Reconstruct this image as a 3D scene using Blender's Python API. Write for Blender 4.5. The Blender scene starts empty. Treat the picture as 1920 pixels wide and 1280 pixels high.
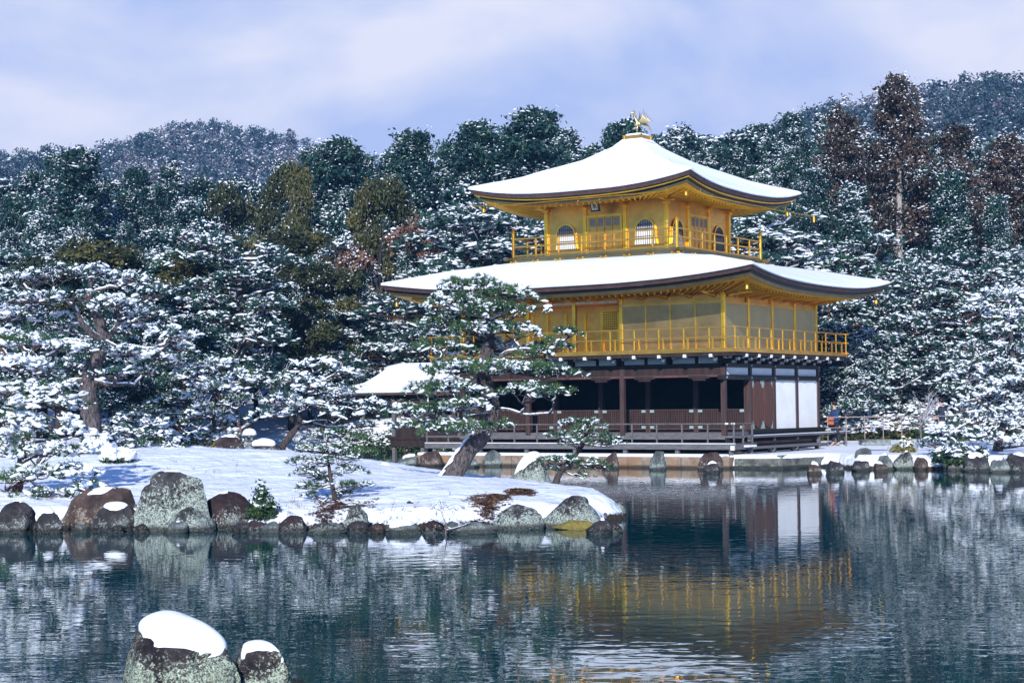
import bpy, math, random
import numpy as np
from mathutils import Vector, Matrix

# ------------------------------------------------------------------ camera, sky, sun, exposure
sc = bpy.context.scene
RAD = math.radians
CAM_H = 2.3
PITCH, ROLL, FPX = RAD(2.078), RAD(-0.613), 3311.0
cam_d = bpy.data.cameras.new("camera"); cam = bpy.data.objects.new("camera", cam_d)
sc.collection.objects.link(cam); sc.camera = cam
cam_d.sensor_width = 36.0; cam_d.lens = FPX / 1920 * 36
cam_d.clip_start = 0.1; cam_d.clip_end = 6000
cp, sp, cr, sr = math.cos(PITCH), math.sin(PITCH), math.cos(ROLL), math.sin(ROLL)
Fv = np.array([0, cp, sp]); U0 = np.array([0, -sp, cp]); R0 = np.array([1., 0, 0])
Rv = cr * R0 + sr * U0; Uv = -sr * R0 + cr * U0
cam.matrix_world = Matrix(((Rv[0], Uv[0], -Fv[0], 0), (Rv[1], Uv[1], -Fv[1], 0), (Rv[2], Uv[2], -Fv[2], CAM_H), (0, 0, 0, 1)))

SUN_AZ, SUN_EL = RAD(187), RAD(24)
sun_d = bpy.data.lights.new("sun", "SUN"); sun = bpy.data.objects.new("sun", sun_d)
sc.collection.objects.link(sun)
sun_d.energy = 5.0; sun_d.angle = RAD(0.55); sun_d.color = (1.0, 0.975, 0.945)
_t = Vector((-math.sin(SUN_AZ) * math.cos(SUN_EL), -math.cos(SUN_AZ) * math.cos(SUN_EL), -math.sin(SUN_EL)))
sun.rotation_euler = _t.to_track_quat('-Z', 'Y').to_euler(); sun.location = (-5, -20, 60)

world = bpy.data.worlds.new("World"); sc.world = world; world.use_nodes = True
wt = world.node_tree; wt.nodes.clear()
def N(nt, typ, **kw):
    n = nt.nodes.new(typ)
    for k, v in kw.items():
        if k in n.inputs.keys() if hasattr(n.inputs, 'keys') else False: n.inputs[k].default_value = v
        else: setattr(n, k, v)
    return n
sky = wt.nodes.new("ShaderNodeTexSky"); sky.sky_type = 'NISHITA'; sky.sun_disc = False
sky.sun_elevation = SUN_EL; sky.sun_rotation = SUN_AZ; sky.air_density = 1.0; sky.dust_density = 0.3; sky.ozone_density = 2.5
tc = wt.nodes.new("ShaderNodeTexCoord")
mp = wt.nodes.new("ShaderNodeMapping"); mp.inputs['Scale'].default_value = (1.0, 1.0, 1.7); mp.inputs['Location'].default_value = (0.35, 0.1, 0.2)
wt.links.new(tc.outputs['Generated'], mp.inputs[0])
n1 = wt.nodes.new("ShaderNodeTexNoise"); n1.inputs['Scale'].default_value = 5.5; n1.inputs['Detail'].default_value = 8; n1.inputs['Roughness'].default_value = 0.5; n1.inputs['Distortion'].default_value = 0.25
wt.links.new(mp.outputs[0], n1.inputs['Vector'])
cr1 = wt.nodes.new("ShaderNodeValToRGB"); cr1.color_ramp.elements[0].position = 0.38; cr1.color_ramp.elements[1].position = 0.60
wt.links.new(n1.outputs['Fac'], cr1.inputs[0])
cc = wt.nodes.new("ShaderNodeMix"); cc.data_type = 'RGBA'
cc.inputs[6].default_value = (4.2, 5.1, 8.0, 1); cc.inputs[7].default_value = (7.2, 7.3, 8.5, 1)
wt.links.new(cr1.outputs[0], cc.inputs[0])
sep = wt.nodes.new("ShaderNodeSeparateXYZ"); wt.links.new(tc.outputs['Generated'], sep.inputs[0])
mr = wt.nodes.new("ShaderNodeMapRange"); mr.inputs['From Min'].default_value = 0.23; mr.inputs['From Max'].default_value = 0.42
mr.inputs['To Min'].default_value = 1.0; mr.inputs['To Max'].default_value = 0.04
wt.links.new(sep.outputs['Z'], mr.inputs[0])
mr2 = wt.nodes.new('ShaderNodeMapRange'); mr2.inputs['From Min'].default_value = -0.25; mr2.inputs['From Max'].default_value = 0.35; mr2.inputs['To Min'].default_value = 0.12; wt.links.new(sep.outputs['Y'], mr2.inputs[0])
mm_ = wt.nodes.new('ShaderNodeMath'); mm_.operation = 'MULTIPLY'; wt.links.new(mr.outputs[0], mm_.inputs[0]); wt.links.new(mr2.outputs[0], mm_.inputs[1])
mx = wt.nodes.new("ShaderNodeMix"); mx.data_type = 'RGBA'
tn = wt.nodes.new('ShaderNodeMix'); tn.data_type = 'RGBA'; tn.blend_type = 'MULTIPLY'; tn.inputs[0].default_value = 1.0; tn.inputs[7].default_value = (0.44, 0.84, 1.50, 1)
wt.links.new(sky.outputs[0], tn.inputs[6]); wt.links.new(mm_.outputs[0], mx.inputs[0]); wt.links.new(tn.outputs[2], mx.inputs[6]); wt.links.new(cc.outputs[2], mx.inputs[7])
bg = wt.nodes.new("ShaderNodeBackground"); bg.inputs['Strength'].default_value = 0.10
wo = wt.nodes.new("ShaderNodeOutputWorld")
wt.links.new(mx.outputs[2], bg.inputs[0]); wt.links.new(bg.outputs[0], wo.inputs[0])
sc.view_settings.view_transform = 'Standard'; sc.view_settings.look = 'None'; sc.view_settings.gamma = 1.0
sc.view_settings.exposure = 0.25
sc.cycles.max_bounces = 7; sc.cycles.diffuse_bounces = 4; sc.cycles.glossy_bounces = 4; sc.cycles.transmission_bounces = 4
sc.cycles.volume_bounces = 0; sc.cycles.caustics_reflective = False; sc.cycles.caustics_refractive = False
sc.cycles.use_denoising = True

# ------------------------------------------------------------------ picture -> world helpers
def ray(px, py): return Fv + Rv * (px - 960) / FPX + Uv * (640 - py) / FPX
CPOS = np.array([0, 0, CAM_H])
def at(px, py, Y):
    r = ray(px, py); return CPOS + r * (Y / r[1])
def on_z(px, py, z):
    r = ray(px, py); return CPOS + r * ((z - CAM_H) / r[2])
def proj(P):
    v = np.array(P, float) - CPOS; w = v @ Fv
    return 960 + FPX * (v @ Rv) / w, 640 - FPX * (v @ Uv) / w

# ------------------------------------------------------------------ object helpers
COL = sc.collection
def tag(o, label=None, cat=None, group=None, kind=None):
    if label: o['label'] = label
    if cat: o['category'] = cat
    if group: o['group'] = group
    if kind: o['kind'] = kind
    return o
def empty(name, loc=(0, 0, 0), rz=0, label=None, cat=None, group=None):
    o = bpy.data.objects.new(name, None); COL.objects.link(o); o.location = loc; o.rotation_euler = (0, 0, rz)
    o.empty_display_size = 0.3
    return tag(o, label, cat, group)
def link(name, me, parent=None):
    o = bpy.data.objects.new(name, me); COL.objects.link(o)
    if parent is not None: o.parent = parent
    return o
def children(o): return [c for c in bpy.data.objects if c.parent == o]
def copy_tree(o, kids, label=None, loc=None, rz=0, s=(1, 1, 1), group=None):
    r = o.copy(); COL.objects.link(r); r.location = loc; r.rotation_euler = (0, 0, rz); r.scale = s
    if label: r['label'] = label
    if group: r['group'] = group
    for k in kids:
        c = k.copy(); COL.objects.link(c); c.parent = r
    return r
def mesh_np(name, V, quads=None, tris=None, mats=(), midx=None, smooth=False, tint=None):
    """one mesh from numpy arrays; quads (n,4) then tris (m,3)"""
    V = np.asarray(V, np.float32)
    q = np.zeros((0, 4), np.int32) if quads is None else np.asarray(quads, np.int32)
    t = np.zeros((0, 3), np.int32) if tris is None else np.asarray(tris, np.int32)
    me = bpy.data.meshes.new(name)
    me.vertices.add(len(V)); me.vertices.foreach_set('co', V.ravel())
    loops = np.concatenate([q.ravel(), t.ravel()]); nq, ntr = len(q), len(t)
    me.loops.add(len(loops)); me.loops.foreach_set('vertex_index', loops)
    me.polygons.add(nq + ntr)
    st = np.concatenate([np.arange(nq) * 4, nq * 4 + np.arange(ntr) * 3]).astype(np.int32)
    me.polygons.foreach_set('loop_start', st)
    if midx is not None: me.polygons.foreach_set('material_index', np.asarray(midx, np.int32))
    me.polygons.foreach_set('use_smooth', np.full(nq + ntr, bool(smooth)))
    for m in mats: me.materials.append(m)
    if tint is not None:
        a = me.attributes.new('tint', 'FLOAT', 'POINT'); a.data.foreach_set('value', np.asarray(tint, np.float32))
    me.update(calc_edges=True); me.validate()
    return me
class MB:
    def __init__(s): s.v = []; s.f = []; s.m = []
    def add(s, vs, fs, m=0):
        b = len(s.v); s.v += [tuple(map(float, p)) for p in vs]; s.f += [tuple(i + b for i in f) for f in fs]; s.m += [m] * len(fs)
    def box(s, x0, x1, y0, y1, z0, z1, m=0):
        if x0 > x1: x0, x1 = x1, x0
        if y0 > y1: y0, y1 = y1, y0
        s.add([(x0, y0, z0), (x1, y0, z0), (x1, y1, z0), (x0, y1, z0), (x0, y0, z1), (x1, y0, z1), (x1, y1, z1), (x0, y1, z1)],
              [(0, 3, 2, 1), (4, 5, 6, 7), (0, 1, 5, 4), (1, 2, 6, 5), (2, 3, 7, 6), (3, 0, 4, 7)], m)
    def beam(s, p, q, w, h, m=0):
        p, q = Vector(p), Vector(q); d = (q - p).normalized(); up = Vector((0, 0, 1))
        if abs(d.z) > 0.95: up = Vector((0, 1, 0))
        a = d.cross(up).normalized() * w / 2; b = a.cross(d).normalized() * h / 2
        vs = [p - a - b, p + a - b, p + a + b, p - a + b, q - a - b, q + a - b, q + a + b, q - a + b]
        s.add(vs, [(0, 3, 2, 1), (4, 5, 6, 7), (0, 1, 5, 4), (1, 2, 6, 5), (2, 3, 7, 6), (3, 0, 4, 7)], m)
    def tube(s, pts, rad, n=8, m=0, cap=True):
        V, Q = tube_np(pts, rad, n); fs = [tuple(int(i) for i in f) for f in Q]
        if cap:
            k = len(pts); fs.append(tuple(range(n))[::-1]); fs.append(tuple((k - 1) * n + i for i in range(n)))
        s.add(V, fs, m)
    def lathe(s, prof, n=12, c=(0, 0, 0), m=0):
        vs = []; fs = []
        for r, z in prof:
            for i in range(n):
                a = 2 * math.pi * i / n; vs.append((c[0] + r * math.cos(a), c[1] + r * math.sin(a), c[2] + z))
        for j in range(len(prof) - 1):
            for i in range(n):
                fs.append((j * n + i, j * n + (i + 1) % n, (j + 1) * n + (i + 1) % n, (j + 1) * n + i))
        fs.append(tuple(range(n))[::-1]); fs.append(tuple((len(prof) - 1) * n + i for i in range(n)))
        s.add(vs, fs, m)
    def build(s, name, mats, parent=None, smooth=False, bevel=0.0):
        if not isinstance(mats, (list, tuple)): mats = [mats]
        me = bpy.data.meshes.new(name); me.from_pydata(s.v, [], s.f)
        for m in mats: me.materials.append(m)
        me.polygons.foreach_set('material_index', s.m)
        if smooth: me.polygons.foreach_set('use_smooth', [True] * len(s.f))
        me.update(); o = link(name, me, parent)
        if bevel > 0:
            b = o.modifiers.new('bevel', 'BEVEL'); b.width = bevel; b.segments = 2; b.limit_method = 'ANGLE'
        return o
def tube_np(pts, rad, n=8):
    P = np.asarray(pts, float); k = len(P); rad = np.broadcast_to(np.asarray(rad, float), (k,))
    T = np.gradient(P, axis=0); T /= np.linalg.norm(T, axis=1)[:, None] + 1e-9
    V = []
    ref = np.array([0, 0, 1.]) if abs(T[0][2]) < 0.9 else np.array([1., 0, 0])
    for i in range(k):
        a = np.cross(T[i], ref); a /= np.linalg.norm(a) + 1e-9; b = np.cross(T[i], a); ref = np.cross(a, T[i])
        ang = np.arange(n) * 2 * math.pi / n
        V.append(P[i] + rad[i] * (np.cos(ang)[:, None] * a + np.sin(ang)[:, None] * b))
    V = np.concatenate(V); Q = []
    for j in range(k - 1):
        i0 = j * n + np.arange(n); i1 = j * n + (np.arange(n) + 1) % n
        Q.append(np.stack([i0, i1, i1 + n, i0 + n], 1))
    return V, np.concatenate(Q)
def merge(parts):
    """parts: list of (V, Q or None, T or None)"""
    V = []; Q = []; T = []; b = 0
    for v, q, t in parts:
        V.append(v)
        if q is not None and len(q): Q.append(np.asarray(q) + b)
        if t is not None and len(t): T.append(np.asarray(t) + b)
        b += len(v)
    return np.concatenate(V), (np.concatenate(Q) if Q else None), (np.concatenate(T) if T else None)
# value noise
_rg = np.random.RandomState(7); _PERM = _rg.rand(64, 64, 64).astype(np.float32)
def vnoise(P, f=1.0, off=0.0):
    p = np.asarray(P, float) * f + off; i = np.floor(p).astype(int); w = p - i; w = w * w * (3 - 2 * w)
    r = 0
    for dx in (0, 1):
        for dy in (0, 1):
            for dz in (0, 1):
                c = _PERM[(i[..., 0] + dx) % 64, (i[..., 1] + dy) % 64, (i[..., 2] + dz) % 64]
                r = r + c * (w[..., 0] if dx else 1 - w[..., 0]) * (w[..., 1] if dy else 1 - w[..., 1]) * (w[..., 2] if dz else 1 - w[..., 2])
    return r
def fbm(P, f=1.0, off=0.0, o=4):
    r = 0; a = 0.5
    for k in range(o): r = r + a * (vnoise(P, f * 2 ** k, off + 13.7 * k) - 0.5); a *= 0.5
    return r
def icosphere(sub):
    import bmesh
    bm = bmesh.new(); bmesh.ops.create_icosphere(bm, subdivisions=sub, radius=1.0)
    V = np.array([v.co[:] for v in bm.verts]); T = np.array([[v.index for v in f.verts] for f in bm.faces]); bm.free()
    return V, T
ICO = {k: icosphere(k) for k in (1, 2, 3, 4, 5)}

# ------------------------------------------------------------------ materials
def new_mat(name):
    m = bpy.data.materials.new(name); m.use_nodes = True; nt = m.node_tree
    return m, nt, nt.nodes['Principled BSDF']
def noise_node(nt, scale, detail=4, rough=0.55, coord='Object', stretch=None, dist=0):
    t = nt.nodes.new('ShaderNodeTexCoord'); src = t.outputs[coord]
    if stretch:
        mpn = nt.nodes.new('ShaderNodeMapping'); mpn.inputs['Scale'].default_value = stretch; nt.links.new(src, mpn.inputs[0]); src = mpn.outputs[0]
    n = nt.nodes.new('ShaderNodeTexNoise'); n.inputs['Scale'].default_value = scale; n.inputs['Detail'].default_value = detail
    n.inputs['Roughness'].default_value = rough; n.inputs['Distortion'].default_value = dist
    nt.links.new(src, n.inputs['Vector']); return n
def ramp(nt, src, stops):
    r = nt.nodes.new('ShaderNodeValToRGB'); e = r.color_ramp.elements
    while len(e) < len(stops): e.new(0.5)
    for i, (p, c) in enumerate(stops): e[i].position = p; e[i].color = (*c, 1) if len(c) == 3 else c
    nt.links.new(src, r.inputs[0]); return r
def bump(nt, b, src, strength, dist=0.05, prev=None):
    n = nt.nodes.new('ShaderNodeBump'); n.inputs['Strength'].default_value = strength; n.inputs['Distance'].default_value = dist
    nt.links.new(src, n.inputs['Height'])
    if prev: nt.links.new(prev.outputs[0], n.inputs['Normal'])
    if b: nt.links.new(n.outputs[0], b.inputs['Normal'])
    return n
def simple(name, col, rough=0.7, metal=0.0, var=0.25, scale=6, bmp=0.2, bdist=0.01, stretch=None, spec=0.3):
    m, nt, b = new_mat(name); n = noise_node(nt, scale, 5, 0.6, stretch=stretch)
    c = np.array(col); r = ramp(nt, n.outputs['Fac'], [(0.3, tuple(np.clip(c * (1 - var), 0, 1))), (0.7, tuple(np.clip(c * (1 + var), 0, 1)))])
    nt.links.new(r.outputs[0], b.inputs['Base Color']); b.inputs['Roughness'].default_value = rough; b.inputs['Metallic'].default_value = metal
    b.inputs['Specular IOR Level'].default_value = spec
    if bmp: bump(nt, b, n.outputs['Fac'], bmp, bdist)
    return m
M = {}
def snow_mat():
    m, nt, b = new_mat('snow'); n = noise_node(nt, 1.3, 6, 0.55, 'Object'); n2 = noise_node(nt, 22, 3, 0.6, 'Object')
    r = ramp(nt, n.outputs['Fac'], [(0.3, (0.78, 0.835, 0.92)), (0.7, (0.85, 0.885, 0.94))])
    nt.links.new(r.outputs[0], b.inputs['Base Color']); b.inputs['Roughness'].default_value = 0.65; b.inputs['Specular IOR Level'].default_value = 0.15
    p = bump(nt, None, n.outputs['Fac'], 0.35, 0.12); bump(nt, b, n2.outputs['Fac'], 0.25, 0.012, p)
    return m
M['snow'] = snow_mat()
def gold_mat(name, col, rough, lines=None, metal=0.92):
    m, nt, b = new_mat(name); n = noise_node(nt, 1.6, 5, 0.6); n2 = noise_node(nt, 9, 3, 0.6)
    c = np.array(col); r = ramp(nt, n.outputs['Fac'], [(0.3, tuple(c * 0.74)), (0.7, tuple(np.clip(c * 1.15, 0, 1)))])
    nt.links.new(r.outputs[0], b.inputs['Base Color']); b.inputs['Metallic'].default_value = metal
    mr_ = nt.nodes.new('ShaderNodeMapRange'); mr_.inputs['To Min'].default_value = rough - 0.08; mr_.inputs['To Max'].default_value = rough + 0.12
    nt.links.new(n2.outputs['Fac'], mr_.inputs[0]); nt.links.new(mr_.outputs[0], b.inputs['Roughness'])
    p = bump(nt, b, n2.outputs['Fac'], 0.12, 0.02)
    if lines:
        t = nt.nodes.new('ShaderNodeTexCoord'); w = nt.nodes.new('ShaderNodeTexWave'); w.bands_direction = 'Z'; w.wave_profile = 'SAW'
        w.inputs['Scale'].default_value = lines; nt.links.new(t.outputs['Object'], w.inputs['Vector'])
        bump(nt, b, w.outputs['Fac'], 0.6, 0.02, p)
    return m
M['gold'] = gold_mat('gold_leaf', (1.0, 0.53, 0.055), 0.32)
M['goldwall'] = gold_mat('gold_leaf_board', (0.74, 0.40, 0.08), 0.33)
M['soffit'] = gold_mat('gold_leaf_soffit', (1.0, 0.50, 0.015), 0.5, metal=0.45)  # deeper orange, less metal: the glow of bounced light is put into the colour
M['golddull'] = gold_mat('gold_leaf_dull_board', (0.58, 0.44, 0.20), 0.40, lines=4.6)  # duller, greyer gold with board lines for the shutters
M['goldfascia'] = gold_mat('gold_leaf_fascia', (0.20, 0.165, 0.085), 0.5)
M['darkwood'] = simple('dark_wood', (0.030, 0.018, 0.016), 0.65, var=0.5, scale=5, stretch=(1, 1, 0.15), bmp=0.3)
M['brownwood'] = simple('brown_wood', (0.058, 0.034, 0.031), 0.6, var=0.5, scale=7, stretch=(3, 3, 0.2), bmp=0.3)
M['doorwood'] = simple('door_wood', (0.095, 0.042, 0.030), 0.55, var=0.45, scale=9, stretch=(4, 4, 0.2), bmp=0.3)
M['greywood'] = simple('weathered_wood', (0.115, 0.112, 0.12), 0.75, var=0.4, scale=8, stretch=(0.6, 4, 4), bmp=0.35)
M['plaster'] = simple('white_plaster', (0.78, 0.79, 0.80), 0.8, var=0.07, scale=1.5, bmp=0.05, spec=0.1)
M['verdigris'] = simple('verdigris_metal', (0.30, 0.42, 0.40), 0.5, metal=0.3, var=0.2, scale=12)
M['endcap'] = simple('white_beam_end', (0.72, 0.74, 0.74), 0.6, var=0.05)
M['black'] = simple('black_lacquer', (0.012, 0.011, 0.012), 0.5, var=0.2)
M['paper'] = simple('paper_screen', (0.78, 0.76, 0.72), 0.7, var=0.03)
def bark_edge():
    m, nt, b = new_mat('cypress_bark_edge'); t = nt.nodes.new('ShaderNodeTexCoord')
    w = nt.nodes.new('ShaderNodeTexWave'); w.bands_direction = 'Z'; w.inputs['Scale'].default_value = 11; w.inputs['Distortion'].default_value = 1.2; w.inputs['Detail'].default_value = 2
    nt.links.new(t.outputs['Object'], w.inputs['Vector'])
    n = noise_node(nt, 3.0, 5, 0.6)
    mxn = nt.nodes.new('ShaderNodeMix'); mxn.inputs[0].default_value = 0.5; nt.links.new(w.outputs['Fac'], mxn.inputs[2]); nt.links.new(n.outputs['Fac'], mxn.inputs[3])
    r = ramp(nt, mxn.outputs[0], [(0.25, (0.018, 0.012, 0.014)), (0.55, (0.060, 0.028, 0.026)), (0.8, (0.16, 0.09, 0.08))])
    nt.links.new(r.outputs[0], b.inputs['Base Color']); b.inputs['Roughness'].default_value = 0.85
    bump(nt, b, w.outputs['Fac'], 0.6, 0.02); return m
M['barkedge'] = bark_edge()
def rock_mat(name, dark, mid, lichen, amount, warm=None, k=1.0):
    m, nt, b = new_mat(name)
    big = noise_node(nt, 2.4, 6, 0.65); fine = noise_node(nt, 17 * k, 8, 0.75, dist=0.6); sp_ = noise_node(nt, 38 * k, 5, 0.8)
    base = ramp(nt, big.outputs['Fac'], [(0.36, dark), (0.66, mid)])
    gt = nt.nodes.new('ShaderNodeTexCoord'); gsx = nt.nodes.new('ShaderNodeSeparateXYZ'); nt.links.new(gt.outputs['Generated'], gsx.inputs[0]); patch = noise_node(nt, 1.3, 3, 0.6, dist=0.8)
    # lichen mask: fine speckle gated by large patches
    g = nt.nodes.new('ShaderNodeMath'); g.operation = 'ADD'
    gb = nt.nodes.new('ShaderNodeMath'); gb.operation = 'MULTIPLY'; gb.inputs[1].default_value = 0.45
    nt.links.new(big.outputs['Fac'], gb.inputs[0]); g0 = nt.nodes.new('ShaderNodeMath'); g0.operation = 'MULTIPLY_ADD'; g0.inputs[1].default_value = -0.30; nt.links.new(gsx.outputs['Z'], g0.inputs[0]); nt.links.new(gb.outputs[0], g0.inputs[2])
    g1_ = nt.nodes.new('ShaderNodeMath'); g1_.operation = 'MULTIPLY_ADD'; g1_.inputs[1].default_value = 0.55; nt.links.new(patch.outputs['Fac'], g1_.inputs[0]); nt.links.new(g0.outputs[0], g1_.inputs[2])
    nt.links.new(g1_.outputs[0], g.inputs[0]); nt.links.new(fine.outputs['Fac'], g.inputs[1])
    th = 0.94 - amount * 0.2
    mk = ramp(nt, g.outputs[0], [(th - 0.03, (0, 0, 0)), (th + 0.03, (1, 1, 1))])
    mk2 = ramp(nt, sp_.outputs['Fac'], [(0.44, (0, 0, 0)), (0.52, (1, 1, 1))])
    mm = nt.nodes.new('ShaderNodeMath'); mm.operation = 'MULTIPLY'; nt.links.new(mk.outputs[0], mm.inputs[0]); nt.links.new(mk2.outputs[0], mm.inputs[1])
    lc = ramp(nt, fine.outputs['Fac'], [(0.4, tuple(np.array(lichen) * 0.6)), (0.65, lichen)])
    mxn = nt.nodes.new('ShaderNodeMix'); mxn.data_type = 'RGBA'
    nt.links.new(mm.outputs[0], mxn.inputs[0]); nt.links.new(base.outputs[0], mxn.inputs[6]); nt.links.new(lc.outputs[0], mxn.inputs[7])
    out = mxn.outputs[2]
    if warm:
        wn = noise_node(nt, 1.1, 3, 0.5, dist=1.0); wm = ramp(nt, wn.outputs['Fac'], [(0.55, (0, 0, 0)), (0.68, (0.7, 0.7, 0.7))])
        m2 = nt.nodes.new('ShaderNodeMix'); m2.data_type = 'RGBA'; nt.links.new(wm.outputs[0], m2.inputs[0]); nt.links.new(out, m2.inputs[6]); m2.inputs[7].default_value = (*warm, 1); out = m2.outputs[2]
    wg = nt.nodes.new('ShaderNodeNewGeometry'); wsx = nt.nodes.new('ShaderNodeSeparateXYZ'); nt.links.new(wg.outputs['Position'], wsx.inputs[0]); wa = nt.nodes.new('ShaderNodeMath'); wa.operation = 'MULTIPLY_ADD'; wa.inputs[1].default_value = -0.12; nt.links.new(big.outputs['Fac'], wa.inputs[0]); nt.links.new(wsx.outputs['Z'], wa.inputs[2])
    wm_ = ramp(nt, wa.outputs[0], [(0.0, (.22, .22, .22)), (0.07, (1, 1, 1))]); m3 = nt.nodes.new('ShaderNodeMix'); m3.data_type = 'RGBA'; m3.blend_type = 'MULTIPLY'; m3.inputs[0].default_value = 1; nt.links.new(out, m3.inputs[6]); nt.links.new(wm_.outputs[0], m3.inputs[7]); out = m3.outputs[2]
    nt.links.new(out, b.inputs['Base Color']); b.inputs['Roughness'].default_value = 0.85; b.inputs['Specular IOR Level'].default_value = 0.25
    p = bump(nt, None, big.outputs['Fac'], 0.5, 0.12); bump(nt, b, fine.outputs['Fac'], 0.7, 0.03, p); return m
M['rock_lichen'] = rock_mat('lichen_rock', (0.016, 0.015, 0.018), (0.085, 0.082, 0.085), (0.44, 0.52, 0.46), 0.85, (0.10, 0.07, 0.03))
M['rock_near'] = rock_mat('near_lichen_rock', (0.010, 0.009, 0.012), (0.075, 0.062, 0.068), (0.52, 0.62, 0.48), 0.75, (0.12, 0.07, 0.03), k=2.2)
M['rock_dark'] = rock_mat('dark_rock', (0.018, 0.017, 0.02), (0.06, 0.055, 0.06), (0.30, 0.34, 0.32), 0.25)
M['rock_brown'] = rock_mat('brown_rock', (0.03, 0.021, 0.020), (0.11, 0.075, 0.062), (0.34, 0.30, 0.26), 0.35, (0.24, 0.11, 0.05))
M['rock_grey'] = rock_mat('grey_rock', (0.045, 0.055, 0.058), (0.17, 0.19, 0.19), (0.36, 0.42, 0.38), 0.45)
M['rock_maroon'] = rock_mat('maroon_rock', (0.018, 0.012, 0.014), (0.060, 0.038, 0.042), (0.40, 0.46, 0.42), 0.35)
M['cutstone'] = rock_mat('cut_stone', (0.16, 0.12, 0.09), (0.36, 0.28, 0.22), (0.30, 0.30, 0.26), 0.3, (0.30, 0.17, 0.08))
M['mossstone'] = rock_mat('mossy_slab', (0.06, 0.065, 0.06), (0.20, 0.20, 0.18), (0.33, 0.42, 0.36), 0.5)
M['bark'] = simple('pine_bark', (0.095, 0.080, 0.082), 0.9, var=0.95, scale=9, stretch=(2.2, 2.2, 0.6), bmp=1.0, bdist=0.09)
M['barkdark'] = simple('dark_bark', (0.05, 0.04, 0.038), 0.9, var=0.5, scale=9, stretch=(2, 2, 0.5), bmp=0.9, bdist=0.04)
M['barkred'] = simple('red_bark', (0.095, 0.052, 0.042), 0.9, var=0.5, scale=9, stretch=(2, 2, 0.5), bmp=0.8, bdist=0.04)
M['barkpale'] = simple('pale_bark', (0.30, 0.27, 0.26), 0.9, var=0.35, scale=7, stretch=(2, 2, 0.4), bmp=0.6, bdist=0.03)
M['twig'] = simple('twig', (0.16, 0.12, 0.12), 0.9, var=0.3)
def leaf_mat(name, dark, mid, light, spec=0.25):
    m, nt, b = new_mat(name); a = nt.nodes.new('ShaderNodeAttribute'); a.attribute_name = 'tint'
    n = noise_node(nt, 0.9, 3, 0.6)
    ad = nt.nodes.new('ShaderNodeMix'); ad.inputs[0].default_value = 0.45; nt.links.new(a.outputs['Fac'], ad.inputs[2]); nt.links.new(n.outputs['Fac'], ad.inputs[3])
    r = ramp(nt, ad.outputs[0], [(0.2, dark), (0.5, mid), (0.8, light)])
    nt.links.new(r.outputs[0], b.inputs['Base Color']); b.inputs['Roughness'].default_value = 0.6; b.inputs['Specular IOR Level'].default_value = spec
    return m
M['needle'] = leaf_mat('pine_needles', (0.013, 0.040, 0.024), (0.036, 0.092, 0.040), (0.10, 0.165, 0.055))
M['needledark'] = leaf_mat('dark_pine_needles', (0.007, 0.026, 0.028), (0.018, 0.064, 0.054), (0.055, 0.115, 0.060))
M['cypress'] = leaf_mat('cypress_leaves', (0.006, 0.022, 0.026), (0.016, 0.056, 0.052), (0.050, 0.100, 0.056))
M['olive'] = leaf_mat('olive_leaves', (0.020, 0.028, 0.011), (0.046, 0.055, 0.020), (0.11, 0.10, 0.03))
M['cedar'] = leaf_mat('brown_cedar_leaves', (0.018, 0.018, 0.016), (0.055, 0.042, 0.034), (0.11, 0.070, 0.050))
M['rust'] = leaf_mat('rusty_leaves', (0.07, 0.04, 0.03), (0.14, 0.075, 0.05), (0.20, 0.12, 0.06))
M['shrub'] = leaf_mat('shrub_leaves', (0.012, 0.035, 0.018), (0.03, 0.07, 0.03), (0.08, 0.12, 0.045))
M['yellow'] = leaf_mat('yellow_green_leaves', (0.09, 0.09, 0.03), (0.20, 0.18, 0.06), (0.30, 0.26, 0.10))
M['hillleaf'] = leaf_mat('hill_leaves', (0.018, 0.036, 0.044), (0.048, 0.080, 0.092), (0.10, 0.13, 0.15))
M['hilltwig'] = leaf_mat('hill_bare_twigs', (0.06, 0.06, 0.07), (0.11, 0.10, 0.12), (0.18, 0.16, 0.18))
def ground_mat():
    m, nt, b = new_mat('snowy_ground'); n = noise_node(nt, 0.35, 6, 0.6); n2 = noise_node(nt, 14, 4, 0.6); n3 = noise_node(nt, 1.4, 6, 0.6)
    r = ramp(nt, n.outputs['Fac'], [(0.3, (0.78, 0.835, 0.92)), (0.7, (0.85, 0.885, 0.94))])
    # mud below the waterline and on the wet bank
    t = nt.nodes.new('ShaderNodeNewGeometry'); s = nt.nodes.new('ShaderNodeSeparateXYZ'); nt.links.new(t.outputs['Position'], s.inputs[0])
    ad = nt.nodes.new('ShaderNodeMath'); ad.operation = 'MULTIPLY_ADD'; ad.inputs[1].default_value = 0.25; nt.links.new(n2.outputs['Fac'], ad.inputs[0]); nt.links.new(s.outputs['Z'], ad.inputs[2])
    mk = ramp(nt, ad.outputs[0], [(0.22, (0, 0, 0)), (0.27, (1, 1, 1))])
    mxn = nt.nodes.new('ShaderNodeMix'); mxn.data_type = 'RGBA'; nt.links.new(mk.outputs[0], mxn.inputs[0])
    mud = ramp(nt, n2.outputs['Fac'], [(0.35, (0.02, 0.016, 0.012)), (0.65, (0.07, 0.05, 0.03))])
    nt.links.new(mud.outputs[0], mxn.inputs[6]); nt.links.new(r.outputs[0], mxn.inputs[7]); nt.links.new(mxn.outputs[2], b.inputs['Base Color'])
    b.inputs['Roughness'].default_value = 0.7; b.inputs['Specular IOR Level'].default_value = 0.15
    p = bump(nt, None, n3.outputs['Fac'], 0.7, 0.30); bump(nt, b, n2.outputs['Fac'], 0.25, 0.015, p); return m
M['ground'] = ground_mat()
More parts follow.
